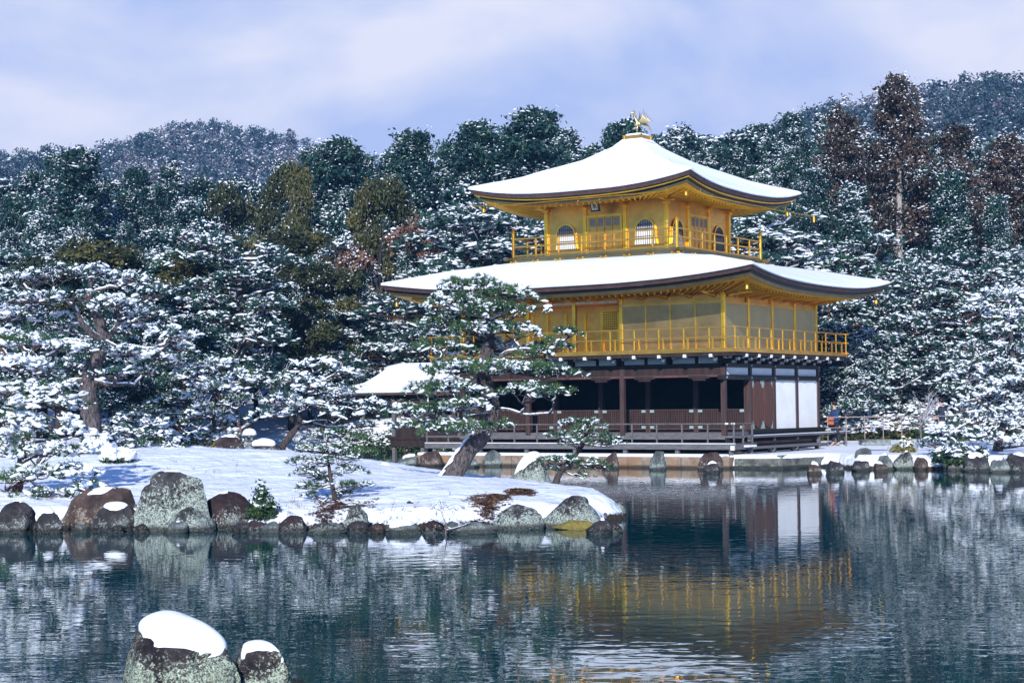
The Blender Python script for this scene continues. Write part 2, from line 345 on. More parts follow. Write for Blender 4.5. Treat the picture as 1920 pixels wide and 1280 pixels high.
M['duff'] = simple('needle_litter', (0.085, 0.042, 0.028), 0.9, var=0.6, scale=14, bmp=0.8, bdist=0.03)
M['moss'] = simple('yellow_moss', (0.17, 0.14, 0.035), 0.9, var=0.4, scale=14, bmp=0.8, bdist=0.03)
def water_mat():
    m, nt, b = new_mat('pond_water')
    b.inputs['Base Color'].default_value = (0.001, 0.048, 0.060, 1); b.inputs['Roughness'].default_value = 0.015; b.inputs['IOR'].default_value = 1.33
    b.inputs['Specular IOR Level'].default_value = 0.5
    a = noise_node(nt, 1.0, 1.5, 0.5, 'Object', stretch=(3.2, 5.0, 1), dist=0.5)
    c = noise_node(nt, 1.0, 2, 0.5, 'Object', stretch=(1.3, 2.4, 1))
    big = noise_node(nt, 0.06, 2, 0.5, 'Object')
    st = nt.nodes.new('ShaderNodeMapRange'); st.inputs['From Min'].default_value = 0.35; st.inputs['From Max'].default_value = 0.65
    st.inputs['To Min'].default_value = 0.3; st.inputs['To Max'].default_value = 0.9; nt.links.new(big.outputs['Fac'], st.inputs[0])
    p = bump(nt, None, c.outputs['Fac'], 0.22, 0.013); q = bump(nt, b, a.outputs['Fac'], 0.5, 0.0025, p); nt.links.new(st.outputs[0], q.inputs['Strength'])
    return m
M['water'] = water_mat()

# ------------------------------------------------------------------ terrain, water, hills
YAW = RAD(33.06)
DE = np.array([math.cos(YAW), -math.sin(YAW), 0]); DN = np.array([math.sin(YAW), math.cos(YAW), 0])
P0 = np.array([7.769, 64.883, 0])                     # south-east wall corner of the pavilion
def BW(x, y, z=0): return P0 + DE * x + DN * y + np.array([0, 0, z])
ISLAND = np.array([(-60, 30), (-14, 31.5), (-11, 33.5), (-9.6, 34.3), (-8, 33.9), (-5.7, 33.9), (-3.4, 33.2), (-1.4, 32.6), (-0.3, 33.6), (1.5, 33.8), (2.5, 36.0),
                   (2.5, 38.5), (1.9, 42.0), (0.6, 46.0), (-1.5, 50.0), (-4.0, 52.5), (-6.2, 54.0), (-7.6, 56.0), (-9, 60), (-12, 66), (-16, 78), (-60, 80)])
_wc = BW(-12, -2.25); _ec = BW(1.3, -2.25)
LAND = np.array([(400, 40), (60, 52), (24, 57.0), (17, 58.4), (14.8, 58.9), (13.2, 59.9), (11.7, 60.7), (11.2, 63.2), (9.4, 61.9), (_ec[0], _ec[1] + .05), (_wc[0], _wc[1] + .05),
                 tuple(BW(-12.1, 10)[:2]), (0.0, 88), (-8, 90), (-12, 84), (-15, 76), (-30, 70), (-400, 60), (-400, 1500), (400, 1500)])
def seg_dist(X, Y, poly):
    d = np.full(X.shape, 1e9); inside = np.zeros(X.shape, bool); n = len(poly)
    for i in range(n):
        (x0, y0), (x1, y1) = poly[i], poly[(i + 1) % n]
        dx, dy = x1 - x0, y1 - y0; t = np.clip(((X - x0) * dx + (Y - y0) * dy) / (dx * dx + dy * dy), 0, 1)
        d = np.minimum(d, np.hypot(X - x0 - t * dx, Y - y0 - t * dy))
        c = ((y0 > Y) != (y1 > Y)) & (X < (x1 - x0) * (Y - y0) / (y1 - y0 + 1e-12) + x0); inside ^= c
    return np.where(inside, d, -d)
def sstep(x, a, b):
    t = np.clip((x - a) / (b - a), 0, 1); return t * t * (3 - 2 * t)
def interp(x, pts): return np.interp(x, [p[0] for p in pts], [p[1] for p in pts])
def ground_h(X, Y):
    X = np.asarray(X, float); Y = np.asarray(Y, float)
    P = np.stack([X, Y, np.zeros_like(X)], -1); n = fbm(P, 0.22, 3.1, 3); n2 = fbm(P, 1.1, 8.3, 3)
    di = seg_dist(X, Y, ISLAND); dl = seg_dist(X, Y, LAND)
    top = 0.42 + 0.62 * sstep(Y, 36, 53) * sstep(-X, -1.5, 8) + 0.10 * sstep(di, 1, 4)
    di = di + n2 * 1.5; hi = -0.9 + (top + 0.9) * sstep(di, -1.0, 0.9) + (n * 0.35 + n2 * .22) * sstep(di, 0.2, 1.5)
    topl = 0.48 + 0.25 * sstep(Y, 66, 80) + np.clip(Y - 82, 0, 90) * 0.085 + n * 0.5 * sstep(Y, 70, 85)
    hl = -0.9 + (topl + 0.9) * sstep(dl, -0.35, 0.25)
    h = np.maximum(hi, hl)
    return h
def gz(x, y): return float(ground_h(np.array([x]), np.array([y]))[0])
xs = np.unique(np.concatenate([np.linspace(-2500, -100, 14), np.linspace(-100, -32, 30), np.linspace(-32, 30, 190), np.linspace(30, 100, 30), np.linspace(100, 2500, 14)]))
ys = np.unique(np.concatenate([np.linspace(-2500, -60, 14), np.linspace(-60, 28, 16), np.linspace(28, 72, 150), np.linspace(72, 180, 80), np.linspace(180, 2500, 16)]))
GX, GY = np.meshgrid(xs, ys); GZ = ground_h(GX, GY)
# near bank the photographer stands on, behind the camera
GZ = np.maximum(GZ, -0.9 + 1.5 * sstep(-GY, 1.5, 4.5))
nx, ny = len(xs), len(ys)
ii = (np.arange(ny - 1)[:, None] * nx + np.arange(nx - 1)[None]).ravel()
Q = np.stack([ii, ii + 1, ii + nx + 1, ii + nx], 1)
g = link('ground', mesh_np('ground', np.stack([GX.ravel(), GY.ravel(), GZ.ravel()], 1), Q, mats=[M['ground']], smooth=True)); tag(g, kind='structure')
w = MB(); w.add([(-300, -60, 0), (300, -60, 0), (300, 110, 0), (-300, 110, 0)], [(0, 1, 2, 3)])
wo_ = w.build('pond_water', M['water']); tag(wo_, kind='structure')

# hills: ridge profiles (pixel x, pixel y) measured on the photo, standing at their own distance
LH = [(-900, 330), (-300, 300), (0, 290), (60, 287), (120, 294), (185, 292), (240, 274), (300, 249), (350, 233), (400, 225), (450, 238), (520, 248), (580, 266), (640, 296), (760, 330), (1000, 350), (1300, 420)]
RH = [(1000, 420), (1200, 330), (1330, 275), (1390, 256), (1430, 240), (1500, 212), (1560, 198), (1640, 186), (1700, 172), (1760, 160), (1850, 146), (1920, 143), (2100, 130), (2600, 150), (3300, 240), (4000, 500)]
def hill_fn(prof, Yr, y0):
    pts = [((px - 960) / FPX * Yr * 1.0, at(px, py, Yr)[2] - 8.5) for px, py in prof]
    def f(X, Y):
        X = np.asarray(X, float); Y = np.asarray(Y, float)
        xe = X + 30 * (vnoise(np.stack([X, Y, 0 * X], -1), 0.01, 5) - .5) * sstep(Yr - Y, 0, 80)
        base = interp(xe, pts); t = np.clip((Y - y0) / (Yr - y0), 0, 1.0)
        up = t ** 0.8
        dn = np.clip(1 - (Y - Yr) / 300, 0, 1)
        P = np.stack([X, Y, 0 * X], -1)
        return 2 + base * up * dn + fbm(P, 0.02, 9, 3) * 16 * np.clip(1 - t, 0, 1) * np.minimum(1, t * 4) * (base > 5)
    return f
HILLS = []
for nm, prof, Yr, y0, xr in (('hill', LH, 560, 220, (-420, 120)), ('hill', RH, 400, 190, (20, 420))):
    f = hill_fn(prof, Yr, y0); HILLS.append((f, Yr, y0, xr))
    hx = np.linspace(xr[0], xr[1], 110); hy = np.linspace(y0 - 10, Yr + 280, 90); X, Y = np.meshgrid(hx, hy); Z = f(X, Y)
    Z = np.where((X == hx[0]) | (X == hx[-1]), np.minimum(Z, 1), Z)
    ii = (np.arange(89)[:, None] * 110 + np.arange(109)[None]).ravel()
    h = link('hill', mesh_np('hill', np.stack([X.ravel(), Y.ravel(), Z.ravel()], 1), np.stack([ii, ii + 1, ii + 111, ii + 110], 1), mats=[None], smooth=True)); tag(h, kind='structure')
    hm = M.get('hillground')
    if hm is None: hm = M['hillground'] = simple('snowy_leaf_litter', (0.30, 0.28, 0.30), 0.9, var=0.65, scale=0.16, bmp=0.3, bdist=0.5)
    h.data.materials[0] = hm

# ------------------------------------------------------------------ foliage generators
def orth(nv, rng):
    r = rng.normal(size=nv.shape); a = np.cross(nv, r); a /= np.linalg.norm(a, axis=1)[:, None] + 1e-9
    return a, np.cross(nv, a)
def leaves(C, rng, size, per, spread, upbias=0.3, tint=None, aspect=1.15, flat=0.7):
    """quads scattered round clump centres C (n,3)"""
    n = len(C) * per; c = np.repeat(C, per, 0) + rng.normal(size=(n, 3)) * np.array([spread, spread, spread * flat])
    nv = rng.normal(size=(n, 3)); nv[:, 2] = np.abs(nv[:, 2]) + upbias; nv /= np.linalg.norm(nv, axis=1)[:, None]
    a, b = orth(nv, rng); s = (size * rng.uniform(0.6, 1.3, n))[:, None]
    V = np.stack([c - a * s * aspect, c + b * s * 0.55, c + a * s * aspect, c - b * s * 0.55], 1).reshape(-1, 3)
    t = np.repeat(rng.uniform(0, 1, len(C)) if tint is None else tint, per) + rng.uniform(-.18, .18, n)
    return V, np.arange(n * 4).reshape(-1, 4), np.repeat(t, 4)
OCT_V = np.array([(1, 0, 0), (0, 1, 0), (-1, 0, 0), (0, -1, 0), (0, 0, 1), (0, 0, -.35)], float)
OCT_T = np.array([(0, 1, 4), (1, 2, 4), (2, 3, 4), (3, 0, 4), (1, 0, 5), (2, 1, 5), (3, 2, 5), (0, 3, 5)])
def blobs(C, rng, r, flat=0.5, sub=0, jit=0.25, tilt=0.35, stretch=0.5, th=None):
    """small snow lumps"""
    if len(C) == 0: return np.zeros((0, 3)), None, np.zeros((0, 3), int)
    BV, BT = (OCT_V, OCT_T) if sub == 0 else ICO[sub]
    n = len(C); r = np.broadcast_to(r, (n,)) * rng.uniform(0.55, 1.4, n)
    th = rng.uniform(0, 2 * math.pi, n) if th is None else th + rng.normal(size=n) * .35; sx = r * (1 + rng.uniform(0, stretch, n)); sy = r * (1 - rng.uniform(0, stretch * .6, n)); sz = r * flat * rng.uniform(.7, 1.3, n)
    L = BV[None] * np.stack([sx, sy, sz], 1)[:, None, :] * (1 + rng.uniform(-jit, jit, (n, len(BV), 1)))
    c, s = np.cos(th)[:, None], np.sin(th)[:, None]
    x = L[..., 0] * c - L[..., 1] * s; y = L[..., 0] * s + L[..., 1] * c
    z = L[..., 2] + x * rng.uniform(-tilt, tilt, (n, 1)) + y * rng.uniform(-tilt, tilt, (n, 1))
    V = np.stack([x, y, z], -1) + C[:, None, :]
    T = BT[None] + (np.arange(n) * len(BV))[:, None, None]
    return V.reshape(-1, 3), None, T.reshape(-1, 3)
def needles(P, D, rng, n, L, w, spread=0.75, tint=None):
    """tufts of needles at P pointing along D"""
    k = len(P) * n; p = np.repeat(P, n, 0); d = np.repeat(D, n, 0) + rng.normal(size=(k, 3)) * spread
    d /= np.linalg.norm(d, axis=1)[:, None]; l = (L * rng.uniform(.7, 1.15, k))[:, None]
    a, _ = orth(d, rng); p = p + rng.normal(size=(k, 3)) * L * 0.12
    V = np.stack([p - a * w, p + a * w, p + d * l], 1).reshape(-1, 3)
    t = np.repeat(rng.uniform(0, 1, len(P)) if tint is None else tint, n) + rng.uniform(-.15, .15, k)
    return V, None, np.arange(k * 3).reshape(-1, 3), np.repeat(t, 3)
def limb(p, q, rng, wig=0.12, k=6, sag=0.0):
    p = np.array(p, float); q = np.array(q, float); t = np.linspace(0, 1, k)[:, None]; L = np.linalg.norm(q - p)
    o = rng.normal(size=(k, 3)) * wig * L; o[0] = o[-1] = 0
    o = (o + np.roll(o, 1, 0)) / 2; o[0] = o[-1] = 0
    P = p + (q - p) * t + o; P[:, 2] += sag * L * (4 * t[:, 0] * (1 - t[:, 0])); return P
def make_tree_objs(root, trunk, crown, snow, tmat, cmat, cname='crown'):
    V, Q, T = merge(trunk); link('trunk', mesh_np('trunk', V, Q, T, [tmat], smooth=True), root)
    V, Q, T, ti = crown; link(cname, mesh_np(cname, V, Q, T, [cmat], tint=ti), root)
    if snow: V, Q, T = merge(snow); link('snow_clumps', mesh_np('snow_clumps', V, Q, T, [M['snow']], smooth=True), root)

def conifer(seed, H=12.0, R=2.4, top=0.35, nclump=1100, leaf=0.10, per=17, snowp=0.55, cmat='cypress', tmat='barkpale', z0=0.16, pw=0.8, name='cypress_tree', lump=0.15, kill=0.0, twotone=0.0):
    """tall evergreen, crown built of boughs; foot at origin"""
    rng = np.random.RandomState(seed); root = empty(name)
    nb = int(nclump / 11); C = []; trunk = []; AZ = []
    TP = np.array([(0, 0, -0.5), (0.05 * rng.normal(), 0.05 * rng.normal(), H * .4), (.12 * rng.normal(), .12 * rng.normal(), H * .75), (.1 * rng.normal(), .1 * rng.normal(), H * .97)])
    V, Q = tube_np(TP, [H * .022, H * .016, H * .009, 0.02], 7); trunk.append((V, Q, None))
    lob = rng.uniform(0, 6.28, 4)
    tints = []
    for i in range(nb):
        u = rng.uniform(0, 1) ** 0.85; z = H * (z0 + (1 - z0) * u)
        prof = (1 - u) ** pw * (1 - top * 0.0) + 0.03
        lowcut = min(1, u / 0.12 + .35); a = rng.uniform(0, 2 * math.pi)
        r = R * prof * lowcut * (1 + 0.22 * math.sin(2 * a + lob[0] + 4 * u) + .15 * math.sin(5 * a + lob[1] + 9 * u)) * rng.uniform(.72, 1.12)
        if rng.rand() < kill: continue
        tip = np.array([r * math.cos(a), r * math.sin(a), z + rng.uniform(-.1, .25)]); base = np.array([0, 0, max(z - .25 * r, 0.5)])
        if rng.rand() < 0.4:
            V, Q = tube_np(limb(base, tip * [0.85, .85, 1], rng, .05, 4), [0.05 * (1.1 - u) + .015, .03, .02, .01], 4); trunk.append((V, Q, None))
        k = rng.randint(8, 14); t = rng.uniform(.25, 1, k) ** .6
        w = .28 + .16 * (1 - u)
        c = base + (tip - base) * t[:, None] + rng.normal(size=(k, 3)) * [w, w, w * .5]
        c[:, 2] -= .22 * w * (t * 2) ** 2; C.append(c); AZ.append(np.full(k, a)); tints.append(np.clip(rng.uniform(0.1, 0.8) + rng.normal(size=k) * .1, 0, 1))
    C = np.concatenate(C); tints = np.concatenate(tints); AZ = np.concatenate(AZ)
    V, Q, ti = leaves(C, rng, leaf, per, leaf * 1.7, tint=tints)
    nz = vnoise(C, 1.5, seed * 3.3) + .5 * vnoise(C, 4.0, seed) + rng.uniform(-.15, .15, len(C)); sel = nz > np.quantile(nz, 1 - snowp * .53)
    S = np.repeat(C[sel], 3, 0); S = S + rng.normal(size=S.shape) * [leaf * 1.9, leaf * 1.9, leaf * 1.2] + [0, 0, leaf * .9]
    F = np.repeat(C[rng.rand(len(C)) < .5], 3, 0); F = F + rng.normal(size=F.shape) * leaf * 2.0 + [0, 0, leaf * .5]
    snow = [blobs(S, rng, lump * .60, .42, th=np.repeat(AZ[sel], 3), stretch=1.3), blobs(F, rng, lump * .27, .7)]
    make_tree_objs(root, trunk, (V, Q, None, ti), snow, M[tmat], M[cmat]); return root
def broad(seed, H=9.0, R=3.2, nclump=900, leaf=0.11, per=18, snowp=0.4, cmat='olive', tmat='barkdark', name='evergreen_tree', lump=0.16, lobes=16):
    """round-headed evergreen: leaf clumps gathered in lobes of very different sizes"""
    rng = np.random.RandomState(seed); root = empty(name); trunk = []; C = []; tints = []
    V, Q = tube_np([(0, 0, -.5), (.1, 0, H * .3), (0, .1, H * .6), (0, 0, H * .85)], [H * .028, H * .02, H * .012, .03], 7); trunk.append((V, Q, None))
    for i in range(lobes):
        u = rng.uniform(.25, 1); a = rng.uniform(0, 6.28); rr = R * math.sqrt(max(0, 1 - ((u - .5) / .56) ** 2)) * rng.uniform(.35, .85)
        c = np.array([rr * math.cos(a), rr * math.sin(a), H * (.12 + .80 * u)]); lr = rng.uniform(.5, 1.15) * R * .36
        V, Q = tube_np(limb((0, 0, H * .15 + H * .4 * u), c, rng, .06, 5), [.07, .055, .04, .03, .015], 4); trunk.append((V, Q, None))
        k = int(nclump / lobes * (lr / (R * .3)) ** 1.3); d = rng.normal(size=(k, 3)); d /= np.linalg.norm(d, axis=1)[:, None]; d[:, 2] = np.where(d[:, 2] < -.3, -d[:, 2] * .6, d[:, 2])
        C.append(c + d * lr * rng.uniform(.55, 1.12, (k, 1)) * [1, 1, .7]); tints.append(np.clip(rng.uniform(.1, .8) + rng.normal(size=k) * .12, 0, 1))
    C = np.concatenate(C); tints = np.concatenate(tints); V, Q, ti = leaves(C, rng, leaf, per, leaf * 1.6, tint=tints)
    nz = vnoise(C, 1.5, seed * 3.3) + .5 * vnoise(C, 4.0, seed) + rng.uniform(-.15, .15, len(C)); sel = nz > np.quantile(nz, 1 - snowp * .53); S = np.repeat(C[sel], 3, 0); S = S + rng.normal(size=S.shape) * [leaf * 1.7, leaf * 1.7, leaf] + [0, 0, leaf * .8]
    F = np.repeat(C[rng.rand(len(C)) < min(.6, snowp)], 3, 0); F = F + rng.normal(size=F.shape) * leaf * 2.0 + [0, 0, leaf * .5]
    make_tree_objs(root, trunk, (V, Q, None, ti), [blobs(S, rng, lump * .58, .5, stretch=1.0), blobs(F, rng, lump * .26, .7)], M[tmat], M[cmat]); return root
def pine_mid(seed, H=7.5, R=3.2, npad=30, nt=46, L=0.24, w=0.026, nn=14, snowp=0.62, tmat='barkred', cmat='needledark', name='pine_tree', lump=0.19):
    """japanese pine seen from 20-50 m further off than the island: bent trunk and flat snow-laden pads"""
    rng = np.random.RandomState(seed); root = empty(name); trunk = []; snow = []
    lean = rng.uniform(-.12, .12, 2) * H
    TP = limb((0, 0, -.5), (lean[0], lean[1], H * .93), rng, .05, 8); V, Q = tube_np(TP, np.linspace(H * .026, .05, 8), 8); trunk.append((V, Q, None))
    PP = []; DD = []; S = []; tt = []
    for i in range(npad):
        u = (i + rng.rand()) / npad; z = H * (.24 + .74 * u); a = i * 2.4 + rng.uniform(-.5, .5)
        r = R * (1 - .72 * u ** 1.6) * rng.uniform(.35, 1.0); c0 = np.array([np.interp(z, TP[:, 2], TP[:, 0]), np.interp(z, TP[:, 2], TP[:, 1]), z])
        c = c0 + [r * math.cos(a), r * math.sin(a), rng.uniform(-.15, .25)]
        br = limb(c0 - [0, 0, .25 * r], c, rng, .09, 6); V, Q = tube_np(br, np.linspace(.085, .025, 6) * (1.2 - .6 * u), 5); trunk.append((V, Q, None))
        V, Q = tube_np(br + [0, 0, .045], np.linspace(.06, .03, 6), 5); snow.append((V, Q, None))
        pr = R * rng.uniform(.25, .46) * (1.1 - .4 * u)
        for j in range(5):
            q = c + np.array([rng.uniform(-1, 1) * pr, rng.uniform(-1, 1) * pr, rng.uniform(-.1, .12)]); V, Q = tube_np(limb(c0 + (c - c0) * .6, q, rng, .08, 4), [.03, .025, .02, .01], 4); trunk.append((V, Q, None))
        k = int(nt * (pr / (R * .34)) ** 1.5); ang = rng.uniform(0, 6.28, k); rad = np.sqrt(rng.rand(k)) * pr
        dx = rad * np.cos(ang); dy = rad * np.sin(ang) * .85; dz = .30 * pr * (1 - (rad / pr) ** 2) + rng.uniform(-.10, .05, k) + .10 * pr * np.sin(dx * 5 / pr + i)
        p = c + np.stack([dx, dy, dz], 1); d = np.stack([dx / pr * .9, dy / pr * .9, np.full(k, .75)], 1)
        PP.append(p); DD.append(d); tt.append(np.clip(rng.uniform(.2, .7) + rng.normal(size=k) * .12, 0, 1))
        nz = vnoise(p, 2.3, seed + i) + rng.uniform(-.12, .12, k); s = nz > .5 + (.5 - snowp) * .5; S.append(p[s] + [0, 0, .06])
    PP = np.concatenate(PP); DD = np.concatenate(DD); tt = np.concatenate(tt); V, _, T, ti = needles(PP, DD, rng, nn, L, w, .6, tt)
    S = np.concatenate(S); S = np.repeat(S, 2, 0); snow.append(blobs(S + rng.normal(size=S.shape) * [.09, .09, .04], rng, lump * .58, .45, stretch=1.1, tilt=.4)); F = np.repeat(PP[rng.rand(len(PP)) < .5], 2, 0); snow.append(blobs(F + rng.normal(size=F.shape) * [.14, .14, .07] + [0, 0, .05], rng, lump * .26, .7))
    make_tree_objs(root, trunk, (V, None, T, ti), snow, M[tmat], M[cmat]); return root
def bare_tree(seed, H=6.0, name='bare_tree', tmat='twig', snow_r=1.0, depth=5, spread=.55):
    rng = np.random.RandomState(seed); root = empty(name); trunk = []; snow = []
    def grow(p, d, L, r, lv):
        q = p + d * L; pts = limb(p, q, rng, .06, 4); V, Q = tube_np(pts, [r, r * .88, r * .76, r * .62], 5 if lv > 2 else 3); trunk.append((V, Q, None))
        if lv < depth and snow_r > 0 and abs(d[2]) < .93:
            V, Q = tube_np(pts + [0, 0, r * .55 + .01], np.array([r, r * .9, r * .8, r * .7]) * .7 * snow_r + .003, 3); snow.append((V, Q, None))
        if lv == 0: return
        for i in range(3 if lv > 1 else 3):
            e = d + rng.normal(size=3) * spread; e[2] = abs(e[2]) * .8 + .12; e /= np.linalg.norm(e)
            grow(pts[3 if i < 2 else 2], e, L * rng.uniform(.62, .85), r * .58, lv - 1)
    grow(np.array([0, 0, -.2]), np.array([0.05, 0, 1.]), H * .27, H * .016, depth)
    V, Q, T = merge(trunk); link('trunk', mesh_np('trunk', V, Q, T, [M[tmat]], smooth=True), root)
    V, Q, T = merge(snow); link('snow_clumps', mesh_np('snow_clumps', V, Q, T, [M['snow']], smooth=True), root)
    return root
def shrub_obj(seed, R=.5, H=.45, name='shrub', cmat='shrub', snowp=.75, leaf=.045, n=260, lump=.09, sub=0):
    rng = np.random.RandomState(seed); root = empty(name); d = rng.normal(size=(n, 3)); d /= np.linalg.norm(d, axis=1)[:, None]; d[:, 2] = np.abs(d[:, 2])
    C = d * np.array([R, R, H]) * rng.uniform(.6, 1.05, (n, 1)) * (1 + .25 * np.sin(d[:, :1] * 5 + seed)); tr = []
    for i in range(7):
        V, Q = tube_np(limb((0, 0, -.1), C[i] * .9, rng, .08, 4), [.018, .014, .01, .005], 4); tr.append((V, Q, None))
    V, Q, ti = leaves(C, rng, leaf, 10, leaf * 1.3)
    s = (rng.rand(n) < snowp) & (C[:, 2] > H * .3); S = C[s] + [0, 0, leaf * .8]
    V2, Q2, T2 = merge(tr); link('stem', mesh_np('stem', V2, Q2, T2, [M['twig']]), root)
    link('foliage', mesh_np('foliage', V, Q, None, [M[cmat]], tint=ti), root)
    V, Q, T = blobs(S, rng, lump, .6, sub=sub); link('snow_clumps', mesh_np('snow_clumps', V, Q, T, [M['snow']], smooth=True), root); return root

# hill forest: far-off wood read as one mass
def hill_forest():
    rng = np.random.RandomState(11); VV = []; TT = []; QQ = []; tint = []; SV = []
    C = []; tl = []; SC = []; TW = []; twt = []
    for (f, Yr, y0, xr), n in zip(HILLS, (4600, 5600)):
        X = rng.uniform(xr[0] * .95, xr[1], n * 2); t = rng.uniform(.12, 1.04, n * 2); Y = y0 + (Yr - y0) * t
        px = 960 + X / Y * FPX; ok = (px > -420) & (px < 2350); X = X[ok][:n]; Y = Y[ok][:n]; Z = f(X, Y)
        Pn = vnoise(np.stack([X, Y, 0 * X], -1), .045, 2)
        for x, y, z, pn in zip(X, Y, Z, Pn):
            k = 11; h = rng.uniform(3.5, 8.5); r = rng.uniform(1.3, 3.0); s = 1.0
            if z < 4: continue
            u = rng.rand(k); a = rng.uniform(0, 6.28, k); rr = r * (1 - u) ** .6 * rng.uniform(.6, 1, k)
            c = np.stack([x + rr * np.cos(a), y + rr * np.sin(a), z + h * (.3 + .7 * u)], 1)
            if rng.rand() < .12 + (pn - .5) * .8: TW.append(c[:5]); 
            else: C.append(c); tl.append(np.full(k, rng.uniform(0, .9)))
            sp = np.clip((pn - .32) * 2.2, .12, .95); SC.append(c[rng.rand(k) < sp] + [0, 0, .30]); SC.append(c[rng.rand(k) < sp * .7] + rng.normal(size=(1, 3)) * [.5, .5, .15])
    C = np.concatenate(C); TW = np.concatenate(TW); SC = np.concatenate(SC); tl = np.concatenate(tl)
    V, Q, ti = leaves(C, rng, .42, 13, .62, tint=tl, aspect=1.0)
    V2, Q2, ti2 = leaves(TW, rng, .38, 12, .8, upbias=-.4, aspect=1.3); V2b = V2
    S, _, T = blobs(SC, rng, .32, .6)
    q = np.concatenate([Q, Q2 + len(V)]); v = np.concatenate([V, V2, S]); t3 = T + len(V) + len(V2)
    tint = np.concatenate([ti, ti2, np.zeros(len(S))]); mi = np.concatenate([np.zeros(len(Q)), np.ones(len(Q2)), np.full(len(T), 2)]).astype(int)
    o = link('hill_forest', mesh_np('hill_forest', v, q, t3, [M['hillleaf'], M['hilltwig'], M['snow']], mi, tint=tint))
    tag(o, 'far snow-dusted wood covering the two hills behind the pavilion', 'forest', kind='stuff')
hill_forest()

# ------------------------------------------------------------------ the golden pavilion (local axes: x east along the front, y into depth, origin at its south-east corner)
pav = empty('golden_pavilion', tuple(P0), -YAW, 'three-storey pavilion with two gold-leafed upper floors under snow-covered curved roofs', 'pavilion')
G, GW, GD, GF = M['gold'], M['goldwall'], M['golddull'], M['goldfascia']
BX, BY = -5.83, 4.24
def part(mb, name, mat, parent=pav, **k): return mb.build(name, mat, parent, **k)
def boxpart(name, mat, a, parent=pav, bevel=0.0):
    m = MB(); m.box(*a); return m.build(name, mat, parent, bevel=bevel)

# roofs -------------------------------------------------------------
SS = np.concatenate([-1 + .5 * np.linspace(0, 1, 12) ** 1.6, np.linspace(-.5, .5, 12)[1:-1], (1 - .5 * np.linspace(0, 1, 12) ** 1.6)[::-1]]); SS = np.sort(SS)
def side_pt(k, s, hx, hy):
    return [(BX + s * hx, BY - hy), (BX + hx, BY + s * hy), (BX - s * hx, BY + hy), (BX - hx, BY - s * hy)][k]
def lift(s, dip): return dip * (1 - np.abs(s) ** 2.7)
def sweep(mb, rows, m=0):
    """rows: list of functions (k, s) -> point"""
    for k in range(4):
        P = [[r(k, s) for s in SS] for r in rows]; n = len(SS)
        vs = [p for row in P for p in row]; fs = []
        for j in range(len(rows) - 1):
            for i in range(n - 1): fs.append((j * n + i, j * n + i + 1, (j + 1) * n + i + 1, (j + 1) * n + i))
        mb.add(vs, fs, m)
def make_roof(name, ax, ay, bx, by, tau_z, rim_mid, dip, layers, wall, zwall, raft=0.30):
    ts = [p[0] for p in tau_z]; zs = [p[1] for p in tau_z]; rimc = rim_mid + dip
    def rimrow(ins, dz): return lambda k, s: (*side_pt(k, s, ax - ins, ay - ins), rim_mid + dip - lift(s, dip) + dz)
    def surf(tau, dz=0.0):
        z0 = float(np.interp(tau, ts, zs))
        return lambda k, s: (*side_pt(k, s, bx + (ax - bx) * tau, by + (ay - by) * tau), z0 - lift(s, dip) * tau ** 2.4 + dz)
    roof = MB(); sweep(roof, [surf(t, -.13) for t in np.linspace(0, 1, 12)] + [rimrow(.01, -.02), rimrow(.03, -.08), rimrow(.07, -.17)])
    R = roof.build(name, M['barkedge'], pav, smooth=True)
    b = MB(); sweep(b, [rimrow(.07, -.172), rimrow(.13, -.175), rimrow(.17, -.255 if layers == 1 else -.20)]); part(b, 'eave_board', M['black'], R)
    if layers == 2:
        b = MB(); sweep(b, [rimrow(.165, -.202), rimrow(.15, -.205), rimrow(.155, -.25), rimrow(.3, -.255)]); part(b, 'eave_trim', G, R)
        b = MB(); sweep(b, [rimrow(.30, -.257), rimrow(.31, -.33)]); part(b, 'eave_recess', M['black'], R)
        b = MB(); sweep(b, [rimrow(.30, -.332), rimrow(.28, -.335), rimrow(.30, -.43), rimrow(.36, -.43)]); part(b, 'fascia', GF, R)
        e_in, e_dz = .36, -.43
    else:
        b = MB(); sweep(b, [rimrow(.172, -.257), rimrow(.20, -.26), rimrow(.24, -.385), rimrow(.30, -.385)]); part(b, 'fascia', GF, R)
        e_in, e_dz = .30, -.385
    # soffit with rafters
    f = MB(); wx, wy = wall
    def soff(t, dz=0): return lambda k, s: (*side_pt(k, s, (ax - e_in) + (wx - ax + e_in) * t, (ay - e_in) + (wy - ay + e_in) * t), (rim_mid + dip - lift(s, dip) + e_dz) * (1 - t) + zwall * t + dz)
    sweep(f, [soff(t) for t in (0, .33, .66, 1)])
    for k in range(4):
        Lh = ax if k in (0, 2) else ay; n = int(2 * Lh / raft)
        for i in range(1, n):
            s = -1 + 2 * i / n
            p = soff(.22, -.04)(k, s); q = soff(.98, -.04)(k, s)
            f.beam(p, q, .07, .08)
    part(f, 'soffit', M['soffit'], R)
    # snow blanket
    sn = MB(); rg = np.random.RandomState(3)
    def srow(fn, a=.02):
        def g(k, s):
            x, y, z = fn(k, s); return (x, y, z + (float(fbm(np.array([[x, y, 0]]), .7, 4, 4)[0])) * a * 3)
        return g
    sweep(sn, [srow(surf(t, 0)) for t in np.linspace(0, .985, 16)] + [srow(rimrow(-.015, .085)), srow(rimrow(-.035, .04)), srow(rimrow(-.02, .0), .02), rimrow(.04, -.015)])
    part(sn, 'roof_snow', M['snow'], R, smooth=True)
    return R, rimrow, soff
UP_T = [(0, 13.05), (.035, 12.83), (.06, 12.76), (.26, 12.19), (.36, 12.0), (.52, 11.72), (.66, 11.45), (.79, 11.27), (1, 11.04)]
